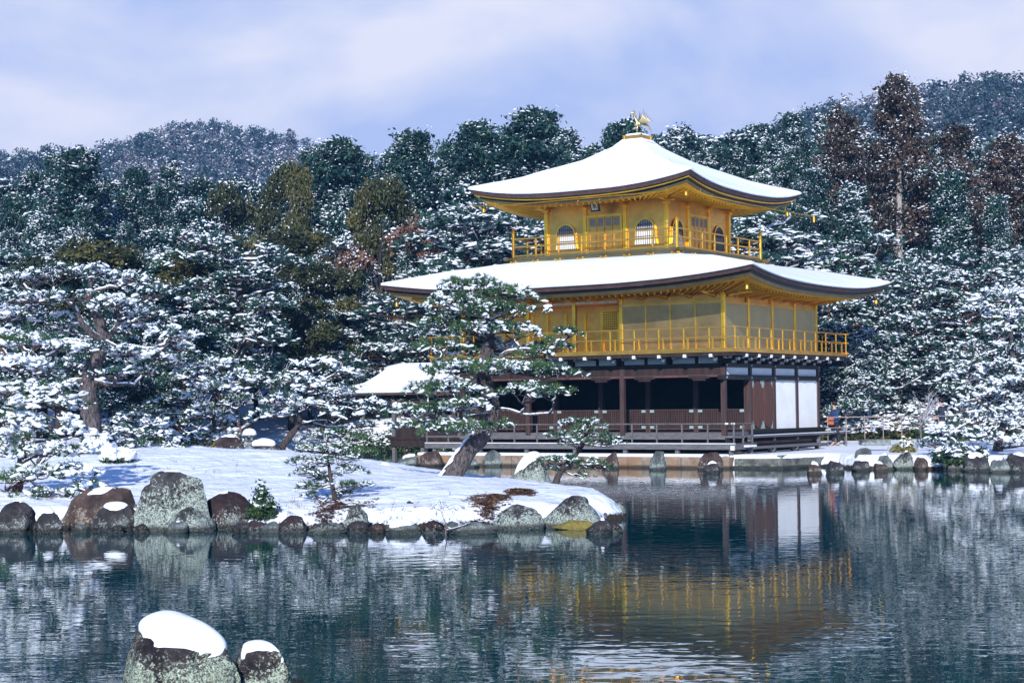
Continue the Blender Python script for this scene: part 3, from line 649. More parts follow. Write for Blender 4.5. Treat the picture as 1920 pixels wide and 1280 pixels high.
roof_u, rim_u, soff_u = make_roof('upper_roof', 4.95, 4.95, .46, .46, UP_T, 10.50, .43, 2, (2.70, 2.70), 10.30)
LO_T = [(0, 8.02), (.12, 7.93), (.49, 7.72), (.72, 7.50), (1, 7.26)]
roof_l, rim_l, soff_l = make_roof('lower_roof', 8.13, 6.54, 3.60, 3.60, LO_T, 6.73, .43, 1, (5.84, 4.26), 6.42)

# top of upper roof: stepped base for the bird
fb = MB()
fb.box(BX - .58, BX + .58, BY - .58, BY + .58, 12.86, 12.93); fb.box(BX - .38, BX + .38, BY - .38, BY + .38, 12.93, 13.06)
fb.box(BX - .41, BX + .41, BY - .41, BY + .41, 13.06, 13.20)
for sx in (-1, 1):
    for sy in (-1, 1): fb.box(BX + sx * .41 - .03, BX + sx * .41 + .03, BY + sy * .41 - .03, BY + sy * .41 + .03, 13.03, 13.23)
ft = part(fb, 'roof_pedestal', GW)
def snow_pad(parent, cx, cy, hx, hy, z, th, name='snow_cap'):
    m = MB(); k = 12; 
    rows = []
    for t, zz in ((1.0, 0), (1.03, th * .4), (.93, th * .8), (.7, th), (0.02, th * 1.12)):
        rows.append([(cx + hx * t * max(-1, min(1, 1.25 * math.cos(a))), cy + hy * t * max(-1, min(1, 1.25 * math.sin(a))), z + zz) for a in np.arange(24) * math.pi / 12])
    vs = [p for r in rows for p in r]; fs = [(j * 24 + i, j * 24 + (i + 1) % 24, (j + 1) * 24 + (i + 1) % 24, (j + 1) * 24 + i) for j in range(4) for i in range(24)]
    fs.append(tuple(96 + i for i in range(24))); m.add(vs, fs); return m.build(name, M['snow'], parent, smooth=True)
snow_pad(ft, BX, BY, .40, .40, 13.20, .09); snow_pad(ft, BX, BY, .62, .62, 12.90, .09)

# upper storey -------------------------------------------------------
h3 = 2.70; Z3a, Z3b = 8.18, 10.32
w3 = MB(); w3.box(BX - h3, BX + h3, BY - h3, BY + h3, 8.0, Z3b)
for z in (9.62, 9.80): w3.box(BX - h3 - .012, BX + h3 + .012, BY - h3 - .012, BY + h3 + .012, z, z + .02)
wall3 = part(w3, 'upper_storey_wall', GW)
px3 = [-2.72, -.90, .90, 2.72]
def face_xy(k, u, out, h=h3):
    return [(BX + u, BY - h - out), (BX + h + out, BY + u), (BX - u, BY + h + out), (BX - h - out, BY - u)][k]
def fbox(m, k, u0, u1, o0, o1, z0, z1, h=h3, mi=0):
    a = face_xy(k, u0, o0, h); b = face_xy(k, u1, o1, h); m.box(a[0], b[0], a[1], b[1], z0, z1, mi)
done = set()
for k in (0, 1, 2, 3):
    for u in px3:
        c = face_xy(k, u, 0); key = (round(c[0], 1), round(c[1], 1))
        if key in done: continue
        done.add(key); m = MB(); m.box(c[0] - .075, c[0] + .075, c[1] - .075, c[1] + .075, Z3a, 10.05); part(m, 'post', G, wall3, bevel=.012)
        b = MB()   # cluster bracket under the eave
        dx, dy = (0, -1) if k == 0 else (1, 0) if k == 1 else (0, 1) if k == 2 else (-1, 0)
        b.box(c[0] - .13, c[0] + .13, c[1] - .13, c[1] + .13, 10.03, 10.12)
        b.beam((c[0] - dx * .1 - dy * .32, c[1] - dy * .1 - dx * .32, 10.17), (c[0] - dx * .1 + dy * .32, c[1] - dy * .1 + dx * .32, 10.17), .1, .08)
        b.beam((c[0] - dx * .1, c[1] - dy * .1, 10.15), (c[0] + dx * .55, c[1] + dy * .55, 10.22), .09, .1)
        b.beam((c[0] + dx * .3 - dy * .22, c[1] + dy * .3 - dx * .22, 10.24), (c[0] + dx * .3 + dy * .22, c[1] + dy * .3 + dx * .22, 10.24), .09, .08)
        part(b, 'bracket', G, wall3, bevel=.015)
def arch_window(k, u, zb=8.50, zt=9.50, hw=.44):
    prof = [(-hw * 1.12, 0), (-hw * 1.02, .28), (-hw, .52), (-hw * .90, .72), (-hw * .68, .87), (-hw * .36, .96), (0, 1.0), (hw * .36, .96), (hw * .68, .87), (hw * .90, .72), (hw, .52), (hw * 1.02, .28), (hw * 1.12, 0)]
    H = zt - zb; fr = MB()
    pts = [(*face_xy(k, u + x, .035), zb + z * H) for x, z in prof]
    for a, b in zip(pts[:-1], pts[1:]): fr.beam(a, b, .05, .06)
    o = part(fr, 'window', G, wall3)
    pn = MB(); vs = [(*face_xy(k, u + x * .97, .02), zb + z * H * .985) for x, z in prof]; pn.add(vs, [tuple(range(len(vs)))]); part(pn, 'pane', M['paper'], o)
    la = MB()
    for i in range(9):
        x = -hw * .86 + i * hw * 1.72 / 8; top = np.interp(x, [p[0] for p in prof[1:-1]], [p[1] for p in prof[1:-1]])
        fbox(la, k, u + x - .010, u + x + .010, .024, .042, zb, zb + H * top)
    for z in (.30, .56, .60, .76): fbox(la, k, u - hw * .93, u + hw * .93, .026, .046, zb + z * H, zb + z * H + .02)
    part(la, 'lattice', M['brownwood'], o)
    sh = MB(); vs = [(*face_xy(k, u + x * .93, .022), zb + z * H * .97) for x, z in prof if z > .50]; sh.add(vs, [tuple(range(len(vs)))]); part(sh, 'upper_mesh', simple('dark_mesh', (.36, .36, .38), .7), o)
def panel_door(k, u0, u1, z0, z1):
    n = 4; w = (u1 - u0) / n
    fr = MB(); fbox(fr, k, u0 - .07, u0, .0, .07, z0, z1 + .05); fbox(fr, k, u1, u1 + .07, .0, .07, z0, z1 + .05); fbox(fr, k, u0 - .14, u1 + .14, .0, .09, z1, z1 + .07)
    D = part(fr, 'door_frame', G, wall3)
    for i in range(n):
        a, b = u0 + i * w + .012, u0 + (i + 1) * w - .012; m = MB()
        fbox(m, k, a, b, .0, .03, z0, z1)
        for x in (a, b - .035): fbox(m, k, x, x + .035, .03, .05, z0, z1)
        for t in (0, .18, .36, .52, .60, .68, .97): fbox(m, k, a + .035, b - .035, .03, .047, z0 + t * (z1 - z0), z0 + t * (z1 - z0) + .035)
        d = part(m, 'door_leaf', GW, D)
        l = MB(); fbox(l, k, a + .04, b - .04, .031, .035, z0 + .71 * (z1 - z0), z0 + .96 * (z1 - z0)); 
        part(l, 'lattice', M['latt3'], D) if 'latt3' in M else None
M['latt3'] = simple('grey_lattice', (.30, .27, .24), .7, var=.6, scale=40, bmp=.6)
for k in (0, 1):
    arch_window(k, -1.80); arch_window(k, 1.80); panel_door(k, -.72, .72, 8.42, 9.70)
nb_ = MB(); c = face_xy(0, -.05, 0); y_ = c[1] - .55
nb_.add([(c[0] - .20, y_ - .30, 10.36), (c[0] + .20, y_ - .30, 10.36), (c[0] + .20, y_ - .12, 9.84), (c[0] - .20, y_ - .12, 9.84), (c[0] - .20, y_ - .24, 10.38), (c[0] + .20, y_ - .24, 10.38), (c[0] + .20, y_ - .06, 9.84), (c[0] - .20, y_ - .06, 9.84)],
        [(0, 3, 2, 1), (4, 5, 6, 7), (0, 1, 5, 4), (1, 2, 6, 5), (2, 3, 7, 6), (3, 0, 4, 7)])
nbo = part(nb_, 'name_board', simple('board_green', (.02, .05, .045), .5)); tag(nbo, 'small hanging name board with three dark characters')
def brd(x, t, d=.0): return (c[0] + x, y_ - .30 + .18 * t - d, 10.36 - .52 * t)
nf = MB(); nf.add([brd(-.135, .09, .012), brd(.135, .09, .012), brd(.135, .88, .012), brd(-.135, .88, .012)], [(0, 3, 2, 1)]); part(nf, 'board_face', simple('board_cream', (.75, .66, .50), .6, var=.05), nbo)
nl = MB()
def stroke(x0, t0, x1, t1, w=.022): nl.beam(brd(x0, t0, .02), brd(x1, t1, .02), w, .008)
# the three written characters, top to bottom, as brush strokes
for x0, t0, x1, t1 in [(-.08, .20, .08, .20), (0, .13, 0, .17), (-.085, .17, .085, .165), (-.02, .20, -.06, .30), (-.07, .255, .08, .25), (.04, .21, -.05, .325), (-.05, .27, .07, .325),
                       (0, .37, -.09, .45), (0, .37, .09, .45), (-.05, .44, .05, .44), (-.07, .50, .07, .50), (0, .44, 0, .57), (-.05, .52, -.03, .55), (.05, .52, .03, .55), (-.09, .58, .09, .575),
                       (-.06, .64, .0, .64), (-.06, .67, .0, .67), (-.06, .64, -.07, .80), (.02, .63, .08, .63), (.02, .66, .08, .66), (.08, .63, .09, .82), (-.04, .72, .05, .72), (-.03, .76, .04, .76), (0, .70, 0, .81)]: stroke(x0, t0, x1, t1)
part(nl, 'lettering', M['black'], nbo)

# upper balcony --------------------------------------------------------
hb = 3.78; ub = MB(); ub.box(BX - hb, BX + hb, BY - hb, BY + hb, 8.10, 8.20); ub.box(BX - hb + .03, BX + hb - .03, BY - hb + .03, BY + hb - .03, 7.70, 8.10)
for sx in (-1, 1):
    for sy in (-1, 1):
        ub.box(BX + sx * (hb - .1), BX + sx * (hb + .28), BY + sy * hb - .06, BY + sy * hb + .06, 8.085, 8.185); ub.box(BX + sx * hb - .06, BX + sx * hb + .06, BY + sy * (hb - .1), BY + sy * (hb + .28), 8.09, 8.18)
UB = part(ub, 'upper_balcony', GF)
def railing(name, parent, P, zs, hh, n, corner_h=None, mat=G, rw=.06, caps=False, ext=.0, skip=()):
    """P: corner points of the run; zs: base z; hh: rail heights; n: posts per side"""
    m = MB()
    for (a, b) in zip(P[:-1], P[1:]):
        a, b = np.array(a), np.array(b); d = (b - a) / np.linalg.norm(b - a)
        for j, h in enumerate(hh):
            e = ext if j == len(hh) - 1 else ext * .8
            m.beam((*(a - d * e), zs + h), (*(b + d * e), zs + h), rw, rw * (1.0 if j < len(hh) - 1 else .8))
    rl = part(m, name, GW if mat is G else mat, parent)
    for (a, b), k in zip(zip(P[:-1], P[1:]), n):
        a, b = np.array(a), np.array(b)
        for i in range(k + 1):
            if i == k and (a is not None) and not np.allclose(b, P[-1]): continue
            c = a + (b - a) * i / k; top = hh[-1] - rw / 2; 
            if corner_h and (i == 0 or i == k): top = corner_h
            p = MB(); ww = rw * (1.0 if not (corner_h and (i in (0, k))) else 1.5)
            if corner_h and i in (0, k):
                p.lathe([(ww * .75, 0), (ww * .75, top - .14), (ww * 1.15, top - .13), (ww * 1.15, top - .10), (ww * .6, top - .08), (ww * .85, top - .03), (.01, top + .08)], 12, (c[0], c[1], zs))
            else: p.box(c[0] - ww / 2, c[0] + ww / 2, c[1] - ww / 2, c[1] + ww / 2, zs, zs + top)
            part(p, 'railing_post', mat, rl, bevel=.006)
    return rl
q = hb - .10; cb = [(BX - q, BY - q), (BX + q, BY - q), (BX + q, BY + q), (BX - q, BY + q), (BX - q, BY - q)]
railing('balcony_railing', UB, cb, 8.20, (.06, .42, .74), (7, 7, 7, 7), 1.12)
for k in range(2):
    for i in range(8):
        u = -hb + .15 + i * (2 * hb - .3) / 7; m = MB()
        z = 7.98; fbox(m, k, u - .16, u + .16, -.02, .05, z, z + .04, hb); fbox(m, k, u - .04, u + .04, -.02, .10, z - .09, z, hb); fbox(m, k, u + .10, u + .16, -.02, .07, z + .04, z + .09, hb); fbox(m, k, u - .14, u - .08, -.02, .06, z + .04, z + .07, hb)
        part(m, 'bracket', G, UB, bevel=.012)

# middle storey --------------------------------------------------------
W2, D2 = -11.65, 8.50; ZF, ZT = 4.25, 6.45
m2 = MB()
m2.box(-4.30, -.06, .03, 2.0, ZF, ZT); m2.box(W2 + .06, -.06, 2.13, D2 - .04, ZF, ZT)    # closed rooms
m2.box(W2, -4.36, .0, 2.13, 6.20, 6.42)                              # porch lintel/ceiling
W2o = part(m2, 'middle_storey_wall', GW)
for x in (0, -4.30, -6.39, -8.52, -11.65):
    boxpart('post', G, (x - .075, x + .075, -.04, .11, ZF, 6.42), W2o, .012)
for y in (2.13, 4.25, 6.38, 8.50):
    boxpart('post', G, (-.07, .05, y - .08, y + .08, ZF, 6.42), W2o, .012)
for y in (2.13, 8.5): boxpart('post', G, (W2 - .07, W2 + .07, y - .08, y + .08, ZF, 6.42), W2o, .012)
# horizontally boarded shutters on the front, right part
for i in range(4):
    x1 = -.10 - i * 1.05; m = MB(); m.box(x1 - 1.0, x1, -.0, .03, ZF + .05, 6.0)
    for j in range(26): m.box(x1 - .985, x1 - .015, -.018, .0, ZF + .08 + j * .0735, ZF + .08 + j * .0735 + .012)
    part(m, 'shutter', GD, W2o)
    if i: boxpart('batten', G, (x1 + .005, x1 + .045, -.03, .03, ZF + .05, 6.0), W2o)
boxpart('lintel', GW, (-4.36, 0, -.045, .03, 6.0, 6.10), W2o); boxpart('lintel', GW, (-.03, .045, 0, D2, 6.0, 6.09), W2o)
boxpart('lintel', simple('pale_gold_beam', (.80, .62, .42), .4, metal=.7), (W2, -4.45, -.03, .06, 6.17, 6.26), W2o)
for i in range(4):
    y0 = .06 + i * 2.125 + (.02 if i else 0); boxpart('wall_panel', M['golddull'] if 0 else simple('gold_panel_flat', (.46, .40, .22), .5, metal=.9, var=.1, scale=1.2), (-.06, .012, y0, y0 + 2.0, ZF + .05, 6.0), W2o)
# recessed porch wall: plank doors, battens, lattice
for x in (-11.0, -9.6, -8.9, -8.03, -7.13, -6.35, -5.6):
    boxpart('batten', G, (x - .05, x + .05, 2.05, 2.13, ZF, 5.95), W2o)
lt = MB()
for i in range(8): x = -6.28 + i * .092; lt.box(x, x + .03, 2.03, 2.10, 5.24, 6.0)
for j in range(9): z = 5.24 + j * .092; lt.box(-6.28, -5.62, 2.035, 2.095, z, z + .03)
lw = part(lt, 'lattice_window', G, W2o); boxpart('pane', simple('lattice_shadow', (.20, .13, .08), .8), (-6.28, -5.62, 2.11, 2.125, 5.24, 6.0), lw)  # the pane is a dark sheet standing in for shade behind the lattice
boxpart('porch_floor', GW, (W2, -4.30, .0, 2.13, ZF - .03, ZF + .03), W2o)
for i in range(12):      # eave brackets, front
    x = -.35 - i * 1.0; m = MB(); m.beam((x, .0, 6.26), (x, -1.05, 6.40), .10, .09); m.beam((x - .28, -.62, 6.40), (x + .28, -.62, 6.40), .08, .07); m.box(x - .07, x + .07, -.70, -.54, 6.31, 6.38); part(m, 'bracket', G, W2o, bevel=.012)
for i in range(9):
    y = .30 + i * 1.0; m = MB(); m.beam((0, y, 6.26), (1.05, y, 6.40), .10, .09); m.beam((.62, y - .28, 6.40), (.62, y + .28, 6.40), .08, .07); m.box(.54, .70, y - .07, y + .07, 6.31, 6.38); part(m, 'bracket', G, W2o, bevel=.012)
# gold balcony of the middle storey
o = .96; gb = MB(); gb.box(W2 - o, o, -o, D2 + o, 4.16, 4.27); GB = part(gb, 'middle_balcony', GW)
q = o - .05; railing('balcony_railing', GB, [(W2 - q, D2 + q), (W2 - q, -q), (q, -q), (q, D2 + q), (W2 - q, D2 + q)], 4.27, (.02, .44, .80), (10, 13, 10, 13), None, G, .045, ext=.16)
for i in range(13):
    x = -11.2 + i * 1.02 + .0; boxpart('railing_post', G, (x - .025, x + .025, -q - .025, -q + .025, 4.27, 4.71), GB)
for i in range(10):
    y = -.2 + i * 1.02; boxpart('railing_post', G, (q - .025, q + .025, y - .025, y + .025, 4.27, 4.71), GB)
dk = MB(); dk.box(W2 - o + .04, o - .04, -o + .04, D2 + o - .04, 4.10, 4.16); dk.box(W2 - o + .05, o - .05, -o + .05, -o + .15, 4.03, 4.10); dk.box(o - .15, o - .05, -o + .15, D2 + o - .05, 4.03, 4.10); UD = part(dk, 'balcony_frame', M['darkwood'])
def arm(x, y, dx, dy, big):
    m = MB(); L = .88
    m.beam((x, y, 4.03), (x + dx * L, y + dy * L, 4.05), .08, .09)
    if big:
        m.beam((x, y, 3.90), (x + dx * .55, y + dy * .55, 3.93), .09, .10); m.beam((x + dx * .4 - dy * .24, y + dy * .4 - dx * .24, 3.99), (x + dx * .4 + dy * .24, y + dy * .4 + dx * .24, 3.99), .08, .07)
        m.beam((x, y, 3.80), (x + dx * .30, y + dy * .30, 3.82), .10, .09)
    b = part(m, 'bracket', M['darkwood'], UD, bevel=.01)
    e = MB(); e.box(x + dx * (L + .012) - .062, x + dx * (L + .012) + .062, y + dy * (L + .012) - .062, y + dy * (L + .012) + .062, 3.99, 4.10)
    if big:
        e.box(x + dx * .56 - .06, x + dx * .56 + .06, y + dy * .56 - .06, y + dy * .56 + .06, 3.88, 3.98)
        for s_ in (-1, 1): e.box(x + dx * .4 + s_ * abs(dy) * .31 - .045, x + dx * .4 + s_ * abs(dy) * .31 + .045, y + dy * .4 + s_ * abs(dx) * .31 - .045, y + dy * .4 + s_ * abs(dx) * .31 + .045, 3.955, 4.025)
    part(e, 'beam_end', M['endcap'], b)
for i in range(12): arm(-.06 - i * 1.065, .0, 0, -1, i % 2 == 0)
for i in range(9): arm(.0, .03 + i * 1.065, 1, 0, True)
# lower storey ----------------------------------------------------------
ZG = 1.22
lw1 = MB()
lw1.box(-11.60, 0, 2.2, 2.26, 3.36, 3.93)                                        # inner front wall head
lw1.box(-11.65, 0, 8.42, 8.50, ZG, 3.93); lw1.box(-11.65, -11.57, 2.2, 8.42, ZG, 3.93)
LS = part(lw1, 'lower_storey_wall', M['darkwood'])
boxpart('interior_wall', simple('dim_interior', (.012, .012, .013), .8, var=.5, scale=.8), (-11.5, -.25, 6.2, 6.3, ZG, 3.9), LS)  # near-black wall colour stands in for the dimness of the room
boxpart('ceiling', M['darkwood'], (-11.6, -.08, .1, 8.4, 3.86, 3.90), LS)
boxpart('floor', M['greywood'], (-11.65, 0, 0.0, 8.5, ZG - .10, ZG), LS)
for x in (0, -4.26, -8.52, -11.65):   # outer posts
    boxpart('post', M['brownwood'], (x - .10, x + .08, -.09, .09, 1.12, 3.93), LS, .012)
for x in (-.09, -2.23, -4.32, -6.45, -8.56, -11.5):
    boxpart('post', M['brownwood'], (x - .10, x + .10, 2.04, 2.22, 1.12, 3.93), LS, .012)
for y in (2.13, 4.25, 6.38, 8.50):
    boxpart('post', M['brownwood'], (-.10, .09, y - .10, y + .10, 1.12, 3.93), LS, .012)
# beams across the front
for a in ((-11.7, .10, -.10, .08, 3.64, 3.78), (-11.7, .02, -.07, .06, 3.37, 3.62)): boxpart('beam', M['darkwood'], a, LS)
boxpart('beam', simple('pinkish_beam', (.10, .045, .042), .6), (-11.7, -.11, -.06, .05, 3.28, 3.37), LS)
for x in (-1.0, -3.3, -5.2, -7.6): 
    m = MB(); m.box(x - .42, x + .42, -.08, .07, 3.22, 3.34); m.box(x - .26, x + .26, -.08, .07, 3.14, 3.22); part(m, 'bracket', M['darkwood'], LS, bevel=.02)
# white panels under the balcony (front) and the east wall
for i in range(11):
    x1 = -.12 - i * 1.065; boxpart('white_panel', M['plaster'], (x1 - .92, x1, .0, .03, 3.79, 4.09), LS)
    boxpart('stud', M['darkwood'], (x1 - 1.0, x1 - .92, -.03, .05, 3.79, 4.095), LS)
ys_ = [0.02, 2.13, 4.25, 6.38, 8.50]
for a, b in zip(ys_[:-1], ys_[1:]):
    boxpart('white_panel', M['plaster'], (-.03, .02, a + .12, b - .12, 3.36, 3.63), LS)
    boxpart('white_panel', M['plaster'], (-.03, .02, a + .12, b - .12, 3.80, 4.09), LS)
boxpart('beam', M['black'], (-.08, .10, -.1, 8.62, 3.64, 3.79), LS); boxpart('beam', M['black'], (-.08, .12, -.35, 8.66, 3.18, 3.34), LS)
for y in (0.02, 2.13, 4.25, 6.38, 8.50):
    for z in (3.26, 3.71): boxpart('nail_cover', M['verdigris'], (.10, .135, y - .035, y + .035, z - .04, z + .04), LS)
boxpart('sill', M['black'], (-.08, .12, 2.0, 8.66, 1.16, 1.30), LS)
for a, b in ((4.35, 6.28), (6.48, 8.40)): boxpart('white_panel', M['plaster'], (-.04, .035, a, b, 1.30, 3.18), LS)
# pair of doors with rounded boards and verdigris corner fittings
for a, b in ((2.30, 3.19), (3.22, 4.12)):
    d = boxpart('door_leaf', M['doorwood'], (-.05, .03, a, b, 1.30, 3.17), LS)
    m = MB(); cy_ = (a + b) / 2; n = 14
    for s0, z0_ in ((1, 2.86), (-1, 1.62)):
        vs = [(.034, cy_ + .36 * math.cos(t), z0_ + s0 * .26 * math.sin(t)) for t in np.linspace(0, math.pi, n)]; vs2 = [(.075, v[1], v[2]) for v in vs]; m.add(vs + vs2, [tuple(range(n))[::s0], tuple(range(n, 2 * n))[::-s0]] + [(i, i + 1, n + i + 1, n + i) for i in range(n - 1)])
    m.box(.034, .075, cy_ - .36, cy_ + .36, 1.62, 2.86); part(m, 'door_board', M['doorwood'], d)
    for yy in (a + .08, b - .08):
        for zz in (1.46, 3.02):
            boxpart('corner_fitting', M['verdigris'], (.030, .045, yy - .075, yy + .075, zz - .14, zz + .14), d)
# low lattice partitions on the inner line
def latticep(x0, x1, y, axis='x'):
    m = MB(); n = int((x1 - x0) / .092)
    for i in range(n + 1):
        x = x0 + (x1 - x0) * i / n; m.box(x - .012, x + .012, y - .03, y + .0, 1.36, 2.04)
    for j in range(9): z = 1.36 + j * .085; m.box(x0, x1, y - .028, y - .002, z - .012, z + .012)
    m.box(x0, x1, y - .045, y + .02, 2.04, 2.09); m.box(x0, x1, y - .045, y + .02, 1.30, 1.36)
    p = part(m, 'lattice_panel', M['brownwood'], LS)
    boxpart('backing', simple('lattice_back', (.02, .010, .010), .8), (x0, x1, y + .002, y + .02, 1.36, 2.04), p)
    for xx in (x0 + .09, x1 - .09):
        for zz in (1.40, 2.02): boxpart('corner_fitting', M['verdigris'], (xx - .09, xx + .09, y - .052, y - .045, zz - .05, zz + .05), p)
for a, b in ((-2.13, -.19), (-4.22, -2.33), (-6.35, -4.42), (-8.46, -6.55), (-11.4, -8.66)): latticep(a, b, 2.10)
# verandas -----------------------------------------------------------
v = MB()
v.box(-11.7, -.1, -.14, 2.04, 1.05, 1.12); v.box(.0, 1.0, .15, 9.45, 1.03, 1.11); v.box(-11.7, 0.1, -.20, -.14, .98, 1.12)
VR = part(v, 'veranda', M['greywood']); boxpart('snow_edge', M['snow'], (.93, 1.015, .12, 9.47, 1.108, 1.128), VR)
boxpart('skirting', M['darkwood'], (-11.65, .02, .02, .08, .45, 1.04), VR); boxpart('skirting', M['darkwood'], (.02, .08, .02, 8.5, .45, 1.02), VR)
ld = MB(); ld.box(-12.1, 1.36, -2.02, -.20, .78, .85); ld.box(-12.1, 1.36, -2.05, -1.95, .66, .86); ld.box(1.30, 1.42, -2.05, -.3, .66, .86)
LD = part(ld, 'lower_deck', M['greywood']); boxpart('snow_edge', M['snow'], (-12.1, 1.38, -2.04, -1.93, .862, .884), LD)
railing('deck_railing', LD, [(-12.05, -1.95), (1.32, -1.95), (1.32, -.45)], .86, (.26, .72), (13, 2), None, M['greywood'], .055, ext=.08)
for x in (1.32,): 
    boxpart('beam_end', M['endcap'], (1.26, 1.40, -2.12, -2.05, .64, .80), LD); boxpart('beam_end', M['endcap'], (1.26, 1.38, -2.02, -1.98, 1.55, 1.61), LD); boxpart('beam_end', M['endcap'], (1.0, 1.12, -2.0, -1.985, 1.55, 1.61), LD)
for i in range(7):
    x = 1.2 - i * 2.15; boxpart('leg', M['greywood'], (x - .07, x + .07, -1.98, -1.84, .35, .70), LD)
for y in (.3, 2.4, 4.5, 6.6, 8.4, 9.3): boxpart('leg', M['greywood'], (.80, .92, y - .06, y + .06, .42, 1.03), VR)
sb = MB(); sb.box(1.15, 1.62, -.9, 5.55, .66, .74); SB = part(sb, 'step_bench', M['greywood']); boxpart('snow_edge', M['snow'], (1.12, 1.62, -1.35, -.72, .742, .80), SB)
for y in (-.7, .9, 2.9, 5.2): boxpart('leg', M['greywood'], (1.32, 1.44, y - .07, y + .07, .34, .66), SB)
boxpart('door_step', M['darkwood'], (.55, 1.1, .2, 5.4, .80, .90), SB)
# wind bells at the eave corners
for (R_, rimf, dz) in ((roof_u, rim_u, -.62), (roof_l, rim_l, -.55)):
    for k, s in ((0, -1), (0, 1), (1, 1), (3, 1)):
        if (k, s) == (3, 1): continue
        p = rimf(.42, dz)(k, s); m = MB(); m.lathe([(.012, 0), (.012, -.10), (.04, -.11), (.075, -.17), (.08, -.26), (.10, -.29), (.02, -.27), (.015, -.36)], 10, p); part(m, 'eave_bell', G, R_, smooth=True)
# rain gutters hung under the upper eave, running out past the corners
gm = MB()
gs = [rim_u(.02, -.46)(0, s) for s in SS]; gx0 = rim_u(.02, -.46)(0, -1)
def gut(zc): return [(BX - 5.6, BY - 4.72, zc - .10), (BX - 4.9, BY - 4.72, zc - .05)]
gm.tube([(BX - 5.15, BY - 4.75, 10.28), (BX - 3.5, BY - 4.75, 10.20), (BX, BY - 4.75, 10.20), (BX + 3.2, BY - 4.75, 10.22), (BX + 4.3, BY - 4.75, 10.25)], .022, 6)
g1 = part(gm, 'gutter', G, roof_u)
gm = MB(); gm.tube([(BX + 4.75, BY - 4.3, 10.25), (BX + 4.75, BY - 3.2, 10.14), (BX + 4.75, BY, 10.12), (BX + 4.75, BY + 3.5, 10.12), (BX + 4.85, BY + 6.5, 10.16)], .024, 6); gm.tube([(BX + 4.85, BY + 6.5, 10.16), (BX + 4.85, BY + 6.52, 9.90)], .05, 6)
part(gm, 'gutter', G, roof_u)
for k in (0, 1):
    for i in range(9):
        s = -.8 + i * .2; a = rim_u(.16, -.40)(k, s); m = MB(); b = (a[0], BY - 4.75, 10.14) if k == 0 else (BX + 4.75, a[1], 10.14); m.tube([a, b], .012, 4); part(m, 'gutter_hook', G, roof_u)

# bronze bird on the roof ---------------------------------------------
bird = empty('phoenix_statue', tuple(BW(BX, BY, 13.33)), -YAW + RAD(-40), 'gilded bronze bird with raised wings standing on the top roof', 'statue'); bird.scale = (1.05, 1.05, 1.05)
bm_ = MB()
bm_.tube([(-.02, -.10, .28), (-.02, -.06, .31), (0, .0, .36), (0, .02, .42), (0, -.04, .50), (0, -.10, .60), (0, -.11, .70), (0, -.13, .78), (0, -.17, .80), (0, -.24, .78), (0, -.28, .755)], [.03, .085, .105, .085, .052, .036, .036, .055, .048, .022, .006], 12)
bm_.tube([(0, .02, .38), (0, .10, .36), (0, .18, .36), (0, .24, .38)], [.09, .085, .05, .02], 10)
for s in (-1, 1):
    bm_.tube([(s * .05, .0, .34), (s * .055, -.01, .18), (s * .055, 0, .0)], [.035, .016, .014], 7)
    for a in (-.6, 0, .6): bm_.tube([(s * .055, 0, .012), (s * .055 + .05 * math.sin(a), -.07 * math.cos(a), .008)], [.012, .006], 5)
bo = bm_.build('body', M['bronze'] if 'bronze' in M else gold_mat('gilt_bronze', (.62, .50, .26), .38), bird, smooth=True)
bmat = bo.data.materials[0]
def feather_sheet(name, root, feathers, w):
    m = MB()
    for (a, b, c_) in feathers:
        a, b, c_ = map(np.array, (a, b, c_)); P = np.array([a, (a + b) / 2 + (b - c_) * 0, b, c_]); m.tube(P, [w * .7, w, w * .85, w * .15], 6)
    return m.build(name, bmat, bird, smooth=True)
for s in (-1, 1):
    F = [((s * .07, .02 + .02 * i, .42 - .01 * i), (s * (.16 + .03 * i), .14 + .035 * i, .56 - .02 * i), (s * (.20 + .035 * i), .20 + .05 * i, .90 - .075 * i)) for i in range(7)]
    feather_sheet('wing', bird, F, .030)
feather_sheet('tail', bird, [((0, .20, .38), (.02 * (i - 2), .34 + .02 * i, .46 - .05 * i), (.035 * (i - 2), .50 + .02 * abs(i), .46 - .085 * i)) for i in range(6)], .022)
cm = MB()
for i in range(4): cm.tube([(0, -.15 + .02 * i, .83), (0, -.16 + .035 * i, .90 - .015 * i)], [.016, .008], 5)
cm.tube([(0, -.19, .76), (0, -.20, .70)], [.014, .010], 5); cm.build('crest', bmat, bird, smooth=True)

